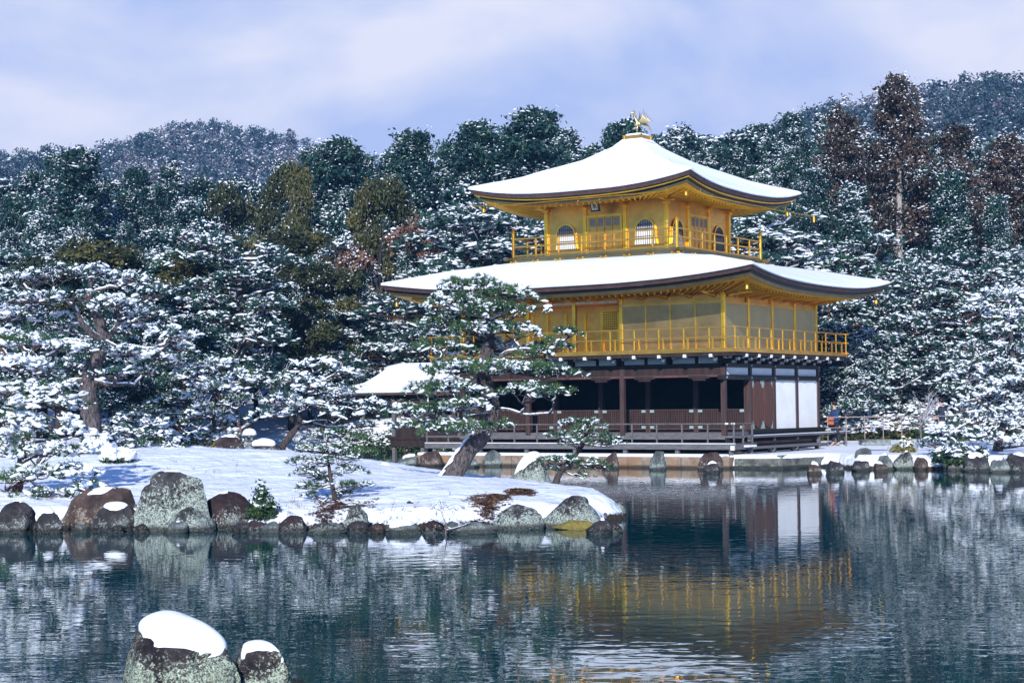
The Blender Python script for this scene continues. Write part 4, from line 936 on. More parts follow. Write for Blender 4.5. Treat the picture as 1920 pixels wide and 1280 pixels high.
# fishing porch on the west side -----------------------------------------
ax_ = empty('fishing_porch', tuple(BW(0, 0, 0)), -YAW, 'small open porch with a snowy saddle roof standing on posts over the pond', 'porch')
RX0, RX1, RYc, RH_ = -19.0, -11.7, 3.0, 1.75
def ann(z_e=2.88, z_r=3.95, dz=0.0, g=0.0, name='roof', mat=None, parent=None, thick=None):
    m = MB(); xs_ = np.linspace(0, 1, 14); ts = np.linspace(-1, 1, 17); vs = []; fs = []
    for i, u in enumerate(xs_):
        for t in ts:
            at_ = abs(t); end = max(0, 1 - u * 4.5)          # hipped outer end flares out
            z = z_r - (z_r - z_e) * (1 - (1 - at_) ** 1.6) if True else 0
            x = RX0 + 1.4 * (1 - at_) * 1.0 * max(0, 1 - u * 5) + (RX1 - RX0) * u * (1) ; z = z - 0
            vs.append((x + (0 if u > 0 else 0), RYc + t * (RH_ + g), z + dz))
    n = 17
    for i in range(13):
        for j in range(16): fs.append((i * n + j, (i + 1) * n + j, (i + 1) * n + j + 1, i * n + j + 1))
    m.add(vs, fs)
    # hipped end
    vs = [vs[j] for j in range(n)]; low = [(RX0 - .05, RYc + t * (RH_ + g), z_e + dz) for t in ts]; m.add(vs + low, [(j, j + 1, n + j + 1, n + j) for j in range(n - 1)])
    return m.build(name, mat, parent, smooth=True)
RA = ann(name='roof', mat=M['barkedge'], parent=ax_); ann(dz=.13, g=.05, name='roof_snow', mat=M['snow'], parent=RA)
boxpart('eave_board', M['barkedge'], (RX0, RX1, RYc - RH_ - .02, RYc + RH_ + .02, 2.80, 2.89), RA)
es = MB(); es.box(RX0 - .03, RX1, RYc - RH_ - .06, RYc - RH_ + .10, 2.892, 3.02); es.box(RX0 - .06, RX0 + .1, RYc - RH_, RYc + RH_, 2.892, 3.02); es.build('eave_snow', M['snow'], RA, bevel=.05)
rs = MB(); rs.tube([(RX0 + 1.25, RYc, 3.98), (RX0 + 2, RYc, 4.02), (RX1, RYc, 4.02)], [.10, .17, .17], 10); rs.build('ridge_snow', M['snow'], RA, smooth=True)
for x in (-16.4, -14.9, -13.0):
    for y in (RYc - 1.3, RYc + 1.3): boxpart('post', M['greywood'], (x - .08, x + .08, y - .08, y + .08, -.6, 2.82), ax_, .01)
for y in (RYc - 1.3, RYc + 1.3):
    boxpart('beam', M['darkwood'], (-18.2, -11.7, y - .06, y + .06, 2.42, 2.56), ax_); boxpart('beam', M['darkwood'], (-18.4, -11.7, y - .07, y + .07, 2.66, 2.80), ax_)
boxpart('floor', M['darkwood'], (-16.6, -11.7, RYc - 1.5, RYc + 1.5, .92, 1.04), ax_)
boxpart('side_panel', M['darkwood'], (-16.3, -12.2, RYc - 1.34, RYc - 1.28, 1.04, 1.42), ax_); boxpart('skirt', M['darkwood'], (-16.5, -11.8, RYc - 1.46, RYc - 1.40, .62, .92), ax_)

# embankment and landing -------------------------------------------------
emb = MB(); rg = np.random.RandomState(5); x = -12.3
while x < 1.3:
    wd = rg.uniform(.7, 1.5); x2 = min(x + wd, 1.35); j = rg.uniform(0, .04)
    emb.box(x, x2 - .02, -2.36 - j, -1.2, -.7, .40 + rg.uniform(-.02, .02)); x = x2
EM = emb.build('stone_embankment', M['cutstone'], None, bevel=.03); EM.location = tuple(P0); EM.rotation_euler = (0, 0, -YAW)
tag(EM, 'low tan stone-block embankment along the pond under the dark veranda', 'stone wall')
sm = MB(); sm.box(-12.3, 1.0, -2.30, 0.0, .38, .50); so = sm.build('snow_cover', M['snow'], EM, bevel=.05)
L1 = MB()
def prism(mb, pts, z0, z1, m=0):
    n = len(pts); mb.add([(*p, z0) for p in pts] + [(*p, z1) for p in pts], [tuple(range(n))[::-1], tuple(range(n, 2 * n))] + [(i, (i + 1) % n, n + (i + 1) % n, n + i) for i in range(n)], m)
prism(L1, [(1.38, -2.1), (3.28, -2.25), (3.52, -.52), (1.38, -.52)], .08, .345); prism(L1, [(1.38, -.50), (3.54, -.50), (3.95, 2.0), (1.38, 2.0)], .08, .352)
prism(L1, [(1.38, 2.02), (3.96, 2.02), (4.1, 5.6), (1.38, 5.6)], .08, .348); prism(L1, [(1.36, -2.25), (3.36, -2.4), (4.1, 2.0), (4.2, 5.6), (1.36, 5.6)], -.7, .08)
LP = L1.build('stone_landing', M['mossstone'], None, bevel=.03); LP.location = tuple(P0); LP.rotation_euler = (0, 0, -YAW); tag(LP, 'flat grey-green stone landing beside the pavilion steps', 'stone landing')
L2 = MB(); L2.box(1.8, 2.9, -1.4, 7.5, .36, .46); L2.build('step', M['mossstone'], LP, bevel=.02)

# ------------------------------------------------------------------ rocks
def make_rock(name, bbox, mat, label, seed, snow=0.0, snow_th=.10, Y=None, z0=0.0, depth=.8, sink=.25, sub=4, group=None, lean=0.0, pts=.0, cat='rock', noise=.18, thr=.55, dome=0, nf=16):
    """bbox: x0,x1 (px), ytop,ybase (px) of the rock on the photograph; ybase is where it meets height z0"""
    x0, x1, yt, yb = bbox; xm = (x0 + x1) / 2
    base = on_z(xm, yb, z0) if Y is None else at(xm, yb, Y)
    Yd = base[1]; W = (x1 - x0) / FPX * Yd; top = at(xm, yt, Yd + W * .2)[2]; zb = base[2]; H = max(top - zb, .05)
    rng = np.random.RandomState(seed); V, T = ICO[sub]; V = np.sign(V) * np.abs(V) ** .70; V = V.copy()
    for i in range(nf):         # broken facets
        nrm = rng.normal(size=3); nrm[2] = abs(nrm[2]) * .8; nrm /= np.linalg.norm(nrm); dd = rng.uniform(.58, .84); h = V @ nrm; k = h > dd; V[k] -= np.outer(h[k] - dd, nrm) * .85
    V = V + V * (fbm(V, 1.5, seed * 1.7, 5) * noise * 2.2)[:, None]
    rid = np.abs(vnoise(V, 3.2, seed) - .5); V = V - V * (.10 * np.exp(-rid * 26))[:, None]; V = V + V * (fbm(V, 7, seed * 3.1, 3) * .05)[:, None]
    V[:, 2] = np.where(V[:, 2] < 0, V[:, 2] * .9, V[:, 2]); mn, mxv = V.min(0), V.max(0)
    full = H * (1 + sink); V = (V - mn) / (mxv - mn) - [.5, .5, 0]
    sc_ = 1 + pts * (.5 - V[:, 2]) * .9; V[:, 0] *= sc_ / (1 + pts * .45); V[:, 1] *= sc_ / (1 + pts * .45)
    V = V * [W, W * depth, full]; V[:, 2] -= H * sink; V[:, 0] += lean * V[:, 2]
    e_ = np.unique(np.sort(np.concatenate([T[:, :2], T[:, 1:], T[:, ::2]]), 1), axis=0); Vs = V.copy(); dg_ = np.bincount(e_.ravel(), minlength=len(V))[:, None]
    for _ in range(14 if sub == 4 else 16):
        a_ = np.zeros_like(Vs); np.add.at(a_, e_[:, 0], Vs[e_[:, 1]]); np.add.at(a_, e_[:, 1], Vs[e_[:, 0]]); Vs = .4 * Vs + .6 * a_ / dg_
    loc = (base[0], base[1] + W * depth * .35, zb)
    o = link(name, mesh_np(name, V, None, T, [mat], smooth=True)); o.location = loc; tag(o, label, cat, group); o.data.set_sharp_from_angle(angle=.42)
    if snow > 0:
        fn = np.cross(Vs[T[:, 1]] - Vs[T[:, 0]], Vs[T[:, 2]] - Vs[T[:, 0]]); N_ = np.zeros_like(Vs); [np.add.at(N_, T[:, i], fn) for i in range(3)]; N_ /= np.linalg.norm(N_, axis=1)[:, None] + 1e-12
        k = sstep(N_[:, 2] + fbm(V, 5 / max(W, .3), seed, 3) * .8, thr, thr + .38) * sstep(V[:, 2] / H, 1 - snow * 1.1, 1 - snow * .55)
        r2 = np.clip((Vs[:, 0] / (W * .5)) ** 2 + (Vs[:, 1] / (W * depth * .5)) ** 2, 0, 1); kh = k * ((.25 + .50 * (1 - r2)) if dome else .8) * (1 + 1.3 * fbm(Vs, 2.2 / max(W, .3), seed + 5, 3))
        S = Vs - N_ * (.03 + .05 * (1 - k) * W)[:, None] + np.array([0, 0, 1.0]) * (kh * (snow_th + .03))[:, None] + N_ * (k * (snow_th * .30 + .025))[:, None]
        for _ in range(5):
            a_ = np.zeros_like(S); np.add.at(a_, e_[:, 0], S[e_[:, 1]]); np.add.at(a_, e_[:, 1], S[e_[:, 0]]); S = .5 * S + .5 * a_ / dg_
        sn = link('snow_cap', mesh_np('snow_cap', S, None, T, [M['snow']], smooth=True), o)
    return o
RL, RDk, RB, RG, RM = M['rock_lichen'], M['rock_dark'], M['rock_brown'], M['rock_grey'], M['rock_maroon']
make_rock('rock', (188, 464, 1172, 1330), M['rock_near'], 'large lichen-covered boulder under a thick snow cap, standing in the water nearest to the viewer', 101, snow=.52, snow_th=.10, depth=.75, sub=5, pts=.20, sink=.2, noise=.14, thr=.26, dome=1, nf=5)
make_rock('rock', (416, 548, 1214, 1320), M['rock_near'], 'smaller square snow-capped boulder just right of the big lichen-covered one in the water', 102, snow=.5, snow_th=.05, depth=.9, sub=5, pts=.02, noise=.14, thr=.28, dome=1, nf=5)
ISL = [
 ((-20, 62, 938, 1000), RDk, 'dark rock at the far left shore, in the shade under the low pine', 3, .2, {}),
 ((55, 118, 956, 1000), RDk, 'small dark shaded rock second from the left on the island shore', 4, .5, {}),
 ((105, 258, 914, 992), RB, 'dark brown boulder with a patch of snow on top, left of the biggest island boulder', 5, .35, {}),
 ((164, 252, 946, 996), RDk, 'smooth dark rock with snow along its sloping top, in front of the dark brown boulder', 6, .7, {}),
 ((244, 400, 882, 995), RL, 'biggest lichen-grey boulder on the island shore, snow lying on its flat top', 7, .16, dict(depth=.55, pts=.2)),
 ((352, 472, 921, 992), RM, 'maroon-brown boulder with pale lichen at its foot, beside the biggest island boulder', 8, .28, dict(depth=.7, pts=.1)),
 ((300, 400, 950, 997), RL, 'low lichen-covered rock at the waterline before the maroon-brown boulder', 9, 0, {}),
 ((516, 574, 966, 999), RM, 'small rounded maroon rock at the water left of the brown needle litter', 12, 0, {}),
 ((572, 648, 980, 1001), RL, 'low pale green ledge rock at the water below the small pine', 13, 0, {}),
 ((641, 690, 946, 996), RL, 'upright squared lichen block standing right of the small pine', 14, 0, dict(pts=.02, depth=.7)),
 ((744, 830, 938, 986), RDk, 'pointed dark rock leaning left, sticking out of the snow near the shore', 16, .12, dict(lean=-.5, pts=.6, Y=34.4)),
 ((722, 790, 978, 1001), RG, 'low flat shore rock with a round pillow of snow on it', 17, .8, {}),
 ((828, 935, 977, 1001), RG, 'long low grey ledge along the shore left of the two rounded boulders', 18, 0, dict(depth=.35)),
 ((920, 1028, 945, 993), RL, 'rounded grey-green boulder, the left of the two big ones by the island tip', 19, 0, dict(pts=.3)),
 ((1012, 1135, 929, 990), RL, 'largest rounded grey boulder at the island tip, with the yellow moss at its foot', 20, 0, dict(pts=.3)),
 ((1112, 1182, 936, 971), RL, 'rounded grey boulder at the very tip of the island', 21, 0, dict(pts=.3)),
 ((1098, 1150, 974, 1001), RDk, 'small wet dark rock at the water beyond the yellow moss', 22, .1, {}),
 ((690, 722, 982, 1000), RB, 'small brown rock in the withered grass right of the upright block', 23, 0, {}),
]
for bb, mt, lab, sd, sn, kw in ISL: make_rock('rock', bb, mt, lab, sd + 200, snow=sn, snow_th=.07, **kw)
make_rock('rock', (938, 1042, 852, 912), RL, 'tilted boulder behind the leaning pine with a blue-shaded slope of snow down its left side', 31, snow=.95, snow_th=.12, Y=44.5, z0=.3, lean=.25, pts=.8, thr=.25)
make_rock('rock', (403, 460, 818, 858), RM, 'dark rock with snow beside the left of the stone lantern', 32, snow=.5, Y=52.5)
make_rock('rock', (448, 528, 823, 858), RM, 'dark rock with snow behind the right of the stone lantern', 33, snow=.6, Y=53.5)
for i in range(20):
    px = [30, 90, 150, 215, 262, 330, 452, 480, 505, 545, 600, 628, 668, 705, 735, 770, 812, 850, 905, 1148][i]; q_ = (px * 7919 % 13) / 13; make_rock('rock', (px - 14 - 10 * q_, px + 15 + 9 * q_, 984 - 10 * q_, 999), [RDk, RM, RG][i % 3], 'small dark filler stone at the waterline between the larger island rocks', 400 + i, snow=[0, .5, 0, 0][i % 4], snow_th=.04, group='small filler stones along the island shore', sub=3)
make_rock('snow_mound', (706, 738, 866, 884), M['snow'], 'small smooth snow mound at the back edge of the island near the water', 34, Y=50, noise=.03, cat='snow mound', pts=.4)
make_rock('moss_clump', (1035, 1118, 974, 991), M['moss'], 'yellow moss clump at the foot of the largest rounded boulder', 35, depth=.45, noise=.1, cat='moss', Y=32.75)
for bb, sd, lab in (((575, 690, 950, 974), 36, 'rust-brown patch of bare needle litter under the small pine'), ((880, 955, 932, 944), 37, 'brown bare patch melting out of the snow left of the rounded boulders'), ((950, 1000, 920, 926), 39, 'thin streak of bare brown ground high on the snow slope')):
    xm = (bb[0] + bb[1]) / 2; c = at(xm, bb[3], 34.0)
    # find where this pixel's ray meets the ground
    best = min((abs((p := at(xm, (bb[2] + bb[3]) / 2, yy))[2] - gz(p[0], p[1])), yy) for yy in np.linspace(33, 46, 120)); yy = best[1]; p = at(xm, (bb[2] + bb[3]) / 2, yy)
    rng = np.random.RandomState(sd); Wd = (bb[1] - bb[0]) / FPX * yy; dd = (bb[3] - bb[2]) * yy / 110
    C = np.stack([rng.normal(size=420) * Wd * .20, rng.normal(size=420) * dd * .13, np.zeros(420)], 1); C[:, 1] += .08 * dd * np.sin(C[:, 0] / Wd * 7 + sd); C[:, 2] = ground_h(C[:, 0] + p[0], C[:, 1] + p[1]) - gz(p[0], p[1]) + .01
    V, Q, ti = leaves(C, rng, .035, 8, .045, upbias=3.0, flat=.12); o = link('ground_cover', mesh_np('ground_cover', V, Q, None, [M['duff'] if sd in (36, 38) else M['rust']], tint=ti)); o.location = (p[0], p[1], gz(p[0], p[1])); tag(o, lab, 'ground cover', kind='stuff')

# embankment, landing and right-shore rocks
EMR = [((1217, 1251, 845, 881), RG, 'upright grey foundation rock under the middle of the dark veranda', 0), ((1308, 1358, 847, 881), RB, 'rusty brown rounded foundation rock near the right end of the embankment', 0),
       ((1319, 1352, 868, 887), RDk, 'little black rock with a snow cap in the water before the rusty brown rock', .7), ((904, 944, 843, 874), RG, 'triangular grey foundation rock under the veranda, seen between the two pines', 0),
       ((786, 832, 845, 874), RB, 'dark brown foundation rock left of the leaning trunk', 0), ((744, 786, 852, 874), RG, 'greenish rounded rock with a thin snow cap beside the porch post', .5),
       ((1128, 1162, 847, 879), RB, 'pale brown foundation rock right of the small tip pine', 0), ((1366, 1392, 849, 866), RB, 'small brown rock where the embankment meets the landing', 0),
       ((862, 900, 858, 876), RG, 'low tan rock in the embankment right behind the leaning trunk', 0)]
for i, (bb, mt, lab, sn) in enumerate(EMR): make_rock('rock', bb, mt, lab, 300 + i, snow=sn, snow_th=.06, depth=.7, pts=.05)
RSH = [((1514, 1542, 868, 889), RB, 'snow-topped brown rock in the water before the landing', .6), ((1550, 1587, 863, 887), RDk, 'snow-topped dark rock in the water right of the brown one', .6), ((1600, 1648, 839, 878), RG, 'tall pale green boulder at the corner of the right shore', 0),
       ((1598, 1634, 860, 883), RDk, 'dark rock with thin snow at the foot of the tall pale green boulder', .3), ((1646, 1676, 850, 881), RG, 'grey-green rock with snow just right of the tall pale green boulder', .5), ((1578, 1602, 853, 872), RG, 'small greenish rock tucked beside the landing edge', 0),
       ((1678, 1722, 846, 880), RL, 'lichen-speckled rounded rock on the right shore below the yellowish shrub', .15), ((1716, 1742, 856, 881), RB, 'reddish shore rock half under snow, right of the lichen-speckled one', .6), ((1734, 1782, 848, 877), RDk, 'dark leafy-looking shore rock left of the low pine branches', .2),
       ((1776, 1812, 858, 882), RM, 'small maroon shore rock between the dark rock and the snowy bank', .3), ((1808, 1862, 850, 884), RDk, 'broad dark shore rock with snow hanging over its front', .5), ((1858, 1896, 856, 886), RG, 'grey shore rock second from the right edge', .4), ((1890, 1945, 850, 886), RDk, 'dark shore rock at the right edge of the picture', .4),
       ((1640, 1668, 868, 884), RB, 'tiny brown rock at the waterline on the right shore', .2)]
for i, (bb, mt, lab, sn) in enumerate(RSH): make_rock('rock', bb, mt, lab, 340 + i, snow=sn, snow_th=.08, depth=.8)
c = at(1640, 824, 66); fs_ = MB(); fs_.box(-.55, .55, -.3, .3, -.1, .12); o = fs_.build('stone_slab', RG, None, bevel=.03); o.location = (c[0], c[1], max(c[2] - .1, gz(c[0], c[1]))); tag(o, 'flat grey stone slab lying on the snow right of the pavilion', 'stone slab')

# stone lantern -------------------------------------------------------------
c = at(468, 852, 52); gl = gz(c[0], c[1]); ln = empty('stone_lantern', (c[0], c[1], gl), 0, 'low stone garden lantern with a round cap of snow on the island ridge', 'lantern')
hl = at(468, 803, 52)[2] - gl; k = hl / .86
def lat(name, prof, mat, n=20, sq=False): m = MB(); m.lathe([(r * k, z * k) for r, z in prof], 6 if sq else n); return m.build(name, mat, ln, smooth=not sq, bevel=.01 if sq else 0)
lat('base', [(.20, -.1), (.20, .10), (.15, .15), (.11, .17)], RG, sq=True); lat('shaft', [(.11, .17), (.10, .30), (.17, .33), (.19, .38)], RG, sq=True); fbx = MB(); 
for sx in (-1, 1):
    for sy in (-1, 1): fbx.box(sx * .11 * k - .03, sx * .11 * k + .03, sy * .11 * k - .03, sy * .11 * k + .03, .38 * k, .54 * k)
fbx.build('fire_box', RG, ln); lat('roof', [(.12, .53), (.28, .55), (.30, .58), (.20, .68), (.06, .72)], RM); lat('snow_cap', [(.285, .585), (.30, .63), (.27, .74), (.18, .83), (.02, .87)], M['snow'])

# ------------------------------------------------------------------ near pines, each built from its own pads measured on the photo
def near_pine(label, trunk_px, Y, pads, r0, seed, trunk_snow=0, tmat='bark', cmat='needle', L=.14, w=.0075, nn=26, dens=2.5, snowp=.62, lump=.085, rise=.30, branch_r=.045, dyr=.9, extra=(), foot=None):
    """trunk_px: (px,py,dy) points; pads: (px,py,dy,rx_px,snow) with dy metres behind the trunk plane"""
    rng = np.random.RandomState(seed); TP = np.array([at(x, y, Y + d) for x, y, d in trunk_px]); base = TP[0].copy(); 
    root = empty('pine_tree', tuple(base), 0, label, 'pine tree'); TP = TP - base; TP = np.concatenate([[TP[0] - (TP[1] - TP[0]) * .15 - [0, 0, .25]], TP])
    tt_ = np.linspace(0, len(TP) - 1, 6 * len(TP)); TPs = np.stack([np.interp(tt_, np.arange(len(TP)), TP[:, i]) for i in range(3)], 1)
    for _ in range(3): TPs[1:-1] = (TPs[:-2] + 2 * TPs[1:-1] + TPs[2:]) / 4
    rr = np.interp(np.linspace(0, 1, len(TPs)), [0, .1, 1], [r0 * 1.25, r0, r0 * .28]); V, Q = tube_np(TPs, rr, 24); V = V + (fbm(V * [1, 1, .35], 11, seed, 4) * .75 * min(r0, .3))[:, None] * np.array([1, 1, .1]) + (fbm(V, 3, seed, 2) * .5 * r0)[:, None] * np.array([1, -1, 0]); trunk = [(V, Q, None)]; snow = []
    if trunk_snow:
        kk_ = int(len(TPs) * trunk_snow); ss_ = TPs[2:kk_] + np.stack([-rr[2:kk_] * .72, -rr[2:kk_] * .20, rr[2:kk_] * .42], 1); V, Q = tube_np(ss_, rr[2:kk_] * .34 * (.7 + .5 * np.random.RandomState(3).rand(len(ss_))), 8); snow.append((V, Q, None))
    for (pts, r) in extra:
        E_ = np.array([at(x, y, Y + d) - base for x, y, d in pts]); u = np.linspace(0, len(E_) - 1, 5 * len(E_)); E2 = np.stack([np.interp(u, np.arange(len(E_)), E_[:, i]) for i in range(3)], 1); E2[1:-1] = (E2[:-2] + E2[1:-1] * 2 + E2[2:]) / 4
        V, Q = tube_np(E2, np.linspace(r, r * .4, len(E2)), 8); trunk.append((V, Q, None)); V, Q = tube_np(E2 + [0, -.01, r * .55], np.linspace(r * .52, r * .28, len(E2)) * (0.8 + .5 * rng.rand(len(E2))), 7); snow.append((V, Q, None))
        TPs = np.concatenate([TPs, E2])
    PP = []; DD = []; tt = []; S = []; SB = []
    for (x, y, dy, rx, sn) in pads:
        c = at(x, y, Y + dy) - base; R = rx / FPX * (Y + dy); d = np.linalg.norm((TPs - c) * [1, 1, 1.6] + [0, 0, .3 * R], axis=1); j = int(np.argmin(d)); s0 = TPs[j]
        br = limb(s0, c - [0, 0, .06], rng, .10, 7); V, Q = tube_np(br, np.linspace(branch_r, branch_r * .4, 7), 6); trunk.append((V, Q, None))
        if sn > .2: V, Q = tube_np(br + [0, 0, branch_r * .7], np.linspace(branch_r * .8, branch_r * .4, 7), 6); snow.append((V, Q, None))
        ns = 9; subs = []
        for i in range(ns):
            a = rng.uniform(0, 6.28); q = c + np.array([math.cos(a) * R, math.sin(a) * R * dyr, 0]) * rng.uniform(.35, 1) + [0, 0, rng.uniform(-.1, .3) * rise * R]
            V, Q = tube_np(limb(c if i % 2 else br[4], q, rng, .10, 5), np.linspace(branch_r * .45, .006, 5), 5); trunk.append((V, Q, None)); subs.append(q)
        k = max(10, int(dens * 95 * R * R * dyr / (L / .13) ** 1.2)) ; k = min(k, 950)
        a = rng.uniform(0, 6.28, k); ra = np.sqrt(rng.rand(k)) * R * (1 + .22 * np.sin(3 * a + x) + .15 * np.sin(7 * a + y)); px_ = ra * np.cos(a); py_ = ra * np.sin(a) * dyr
        bumpy = vnoise(np.stack([px_ * 3 / R, py_ * 3 / R, np.full(k, seed + x)], 1), 1.0)
        pz = rise * R * (1 - (ra / R / 1.2) ** 2) + (bumpy - .5) * .38 * R + rng.uniform(-.16, .04, k) * R * .6
        keep = bumpy > .30; px_, py_, pz = px_[keep], py_[keep], pz[keep]; k = keep.sum()
        P = c + np.stack([px_, py_, pz], 1); dv = np.stack([px_ / R, py_ / R, .8 + rng.uniform(-.3, .3, k)], 1); dv /= np.linalg.norm(dv, axis=1)[:, None]
        PP.append(P); DD.append(dv); tt.append(np.clip(rng.uniform(.3, .7) + rng.normal(size=k) * .13, 0, 1))
        nz = vnoise(P, 3.2, seed) + rng.uniform(-.13, .13, k); m = (nz > .5 + (.5 - sn * snowp) * .55) & (pz > -.12 * R); S.append(P[m] + dv[m] * L * .18)
        m2 = m & (rng.rand(k) < .12); SB.append(P[m2] + [0, 0, L * .25])
    PP = np.concatenate(PP); DD = np.concatenate(DD); tt = np.concatenate(tt); V, _, T, ti = needles(PP, DD, rng, nn, L, w, .62, tt)
    S = np.concatenate(S); SB = np.concatenate(SB); S = np.repeat(S, 2, 0); S = S + rng.normal(size=S.shape) * [L * .32, L * .32, L * .22]; snow.append(blobs(S, rng, lump * .62, .42, sub=1, jit=.30, stretch=1.1, tilt=.5)); SB = np.repeat(SB, 3, 0); SB = SB + rng.normal(size=SB.shape) * [L * .4, L * .4, L * .18]; snow.append(blobs(SB, rng, lump * .80, .42, sub=1, jit=.25, stretch=1.0, tilt=.4)); F = np.repeat(PP[rng.rand(len(PP)) < .6], 3, 0); snow.append(blobs(F + rng.normal(size=F.shape) * L * [.5, .5, .3], rng, lump * .22, .7))
    make_tree_objs(root, trunk, (V, None, T, ti), snow, M[tmat], M[cmat]); return root

# leaning pine in the middle
near_pine('leaning pine whose thick trunk slants right in front of the dark veranda',
    [(838, 905, 0), (870, 855, 0.1), (905, 810, .2), (925, 770, .2), (918, 735, .1), (905, 700, .1), (912, 660, 0), (918, 620, 0), (905, 580, 0), (890, 555, 0)], 43.4,
    [(880, 545, 0, 62, 1), (945, 560, .3, 62, 1), (850, 575, -.4, 60, 1), (905, 590, -.6, 70, 1), (970, 585, .1, 48, 1), (835, 615, .2, 55, .9), (900, 625, -.5, 60, .9), (965, 625, -.3, 52, .9),
     (825, 655, -.3, 52, .9), (880, 665, .5, 55, .8), (940, 660, .6, 55, .7), (1030, 655, -.1, 46, 1.2), (1065, 628, -.2, 30, 1.2), (1000, 668, -.4, 40, .8),
     (850, 700, -.7, 62, .8), (925, 695, -.9, 55, .6), (985, 700, -.5, 60, .9), (1045, 705, -.3, 44, .8), (800, 735, -.3, 44, 1), (850, 735, -.8, 55, 1), (985, 740, -.7, 58, .7), (1040, 735, -.2, 38, .7),
     (770, 775, .2, 50, .9), (820, 775, -.5, 52, 1), (870, 765, -.8, 45, .9), (840, 810, -.7, 48, .9), (885, 805, -.9, 40, .8), (795, 800, 0, 34, .8), (935, 800, .3, 30, .5)],
    .25, 41, extra=[([(912, 690, 0), (950, 660, -.2), (985, 655, -.3), (1020, 660, -.3), (1050, 645, -.2)], .07), ([(920, 765, .2), (955, 768, 0), (985, 778, -.1), (1030, 775, -.1)], .05), ([(905, 700, .1), (860, 690, -.2), (825, 690, -.3)], .06), ([(925, 775, .2), (880, 780, -.3), (820, 790, -.3)], .05)], branch_r=.04, trunk_snow=.33, snowp=.5, nn=30)
# small pine in front
tw_r = np.random.RandomState(9); tw_p = []
for i in range(170):
    px_, py_ = [(760, 975), (890, 950), (700, 975), (430, 985), (560, 950), (850, 985), (300, 880)][i % 7]; px_ += tw_r.normal() * 45; py_ += tw_r.normal() * 14
    yy_ = np.linspace(33, 50, 90); pp_ = np.array([at(px_, py_, y) for y in yy_]); j_ = int(np.argmin(np.abs(pp_[:, 2] - ground_h(pp_[:, 0], pp_[:, 1])))); tw_p.append(pp_[j_] * [1, 1, 0] + [0, 0, gz(pp_[j_][0], pp_[j_][1]) - .01])
tw_p = np.array(tw_p); V_, _q, T_, t_ = needles(tw_p, np.tile([0, 0, 1.], (len(tw_p), 1)), tw_r, 5, .16, .004, .5); tag(link('withered_grass', mesh_np('withered_grass', V_, None, T_, [M['duff']], tint=t_)), 'sparse withered grass tips poking through the island snow', 'grass', kind='stuff')
near_pine('little young pine with snow clumps standing in the open snow by the shore', [(630, 952, 0), (626, 925, 0), (618, 890, 0), (615, 860, 0), (612, 830, 0), (618, 805, 0)], 35.6,
    [(600, 820, 0, 24, 1.3), (635, 815, 0, 26, 1.3), (668, 825, .1, 24, 1), (580, 845, -.1, 26, 1.1), (622, 845, -.15, 30, 1), (680, 850, .2, 26, .8), (560, 868, 0, 26, .9), (600, 868, -.2, 26, 1), (650, 862, -.2, 28, .9), (575, 888, 0, 28, .9), (610, 893, .2, 24, .8), (655, 882, .1, 26, .8),
     (575, 915, -.1, 24, .6), (600, 905, .3, 24, .8), (650, 912, -.15, 24, .6), (678, 910, 0, 20, .5), (585, 930, -.2, 20, .6), (640, 925, .2, 20, .6)], .055, 42, L=.10, w=.0055, nn=22, dens=4.0, lump=.045, branch_r=.016, tmat='barkdark')
# pine at the island tip
near_pine('low windswept pine on the island tip with two spreading layers of foliage', [(1040, 915, 0), (1045, 895, 0), (1058, 875, 0), (1078, 855, 0), (1092, 835, 0), (1090, 810, 0), (1092, 795, 0)], 42.0,
    [(1075, 795, 0, 26, 1.4), (1110, 795, 0, 26, 1.4), (1095, 812, -.2, 32, .9), (1055, 822, -.1, 30, 1), (1125, 825, 0, 34, .9), (1085, 832, -.3, 30, .9), (1150, 832, 0, 22, .8), (1030, 868, 0, 26, .7), (1065, 868, -.3, 32, .7), (1100, 872, -.2, 30, .6), (1125, 878, 0, 22, .9), (1050, 880, .2, 24, .5), (1095, 893, -.1, 18, .3)], .085, 43, L=.115, w=.007, nn=20, dens=3.0, lump=.05, branch_r=.022, tmat='barkdark')
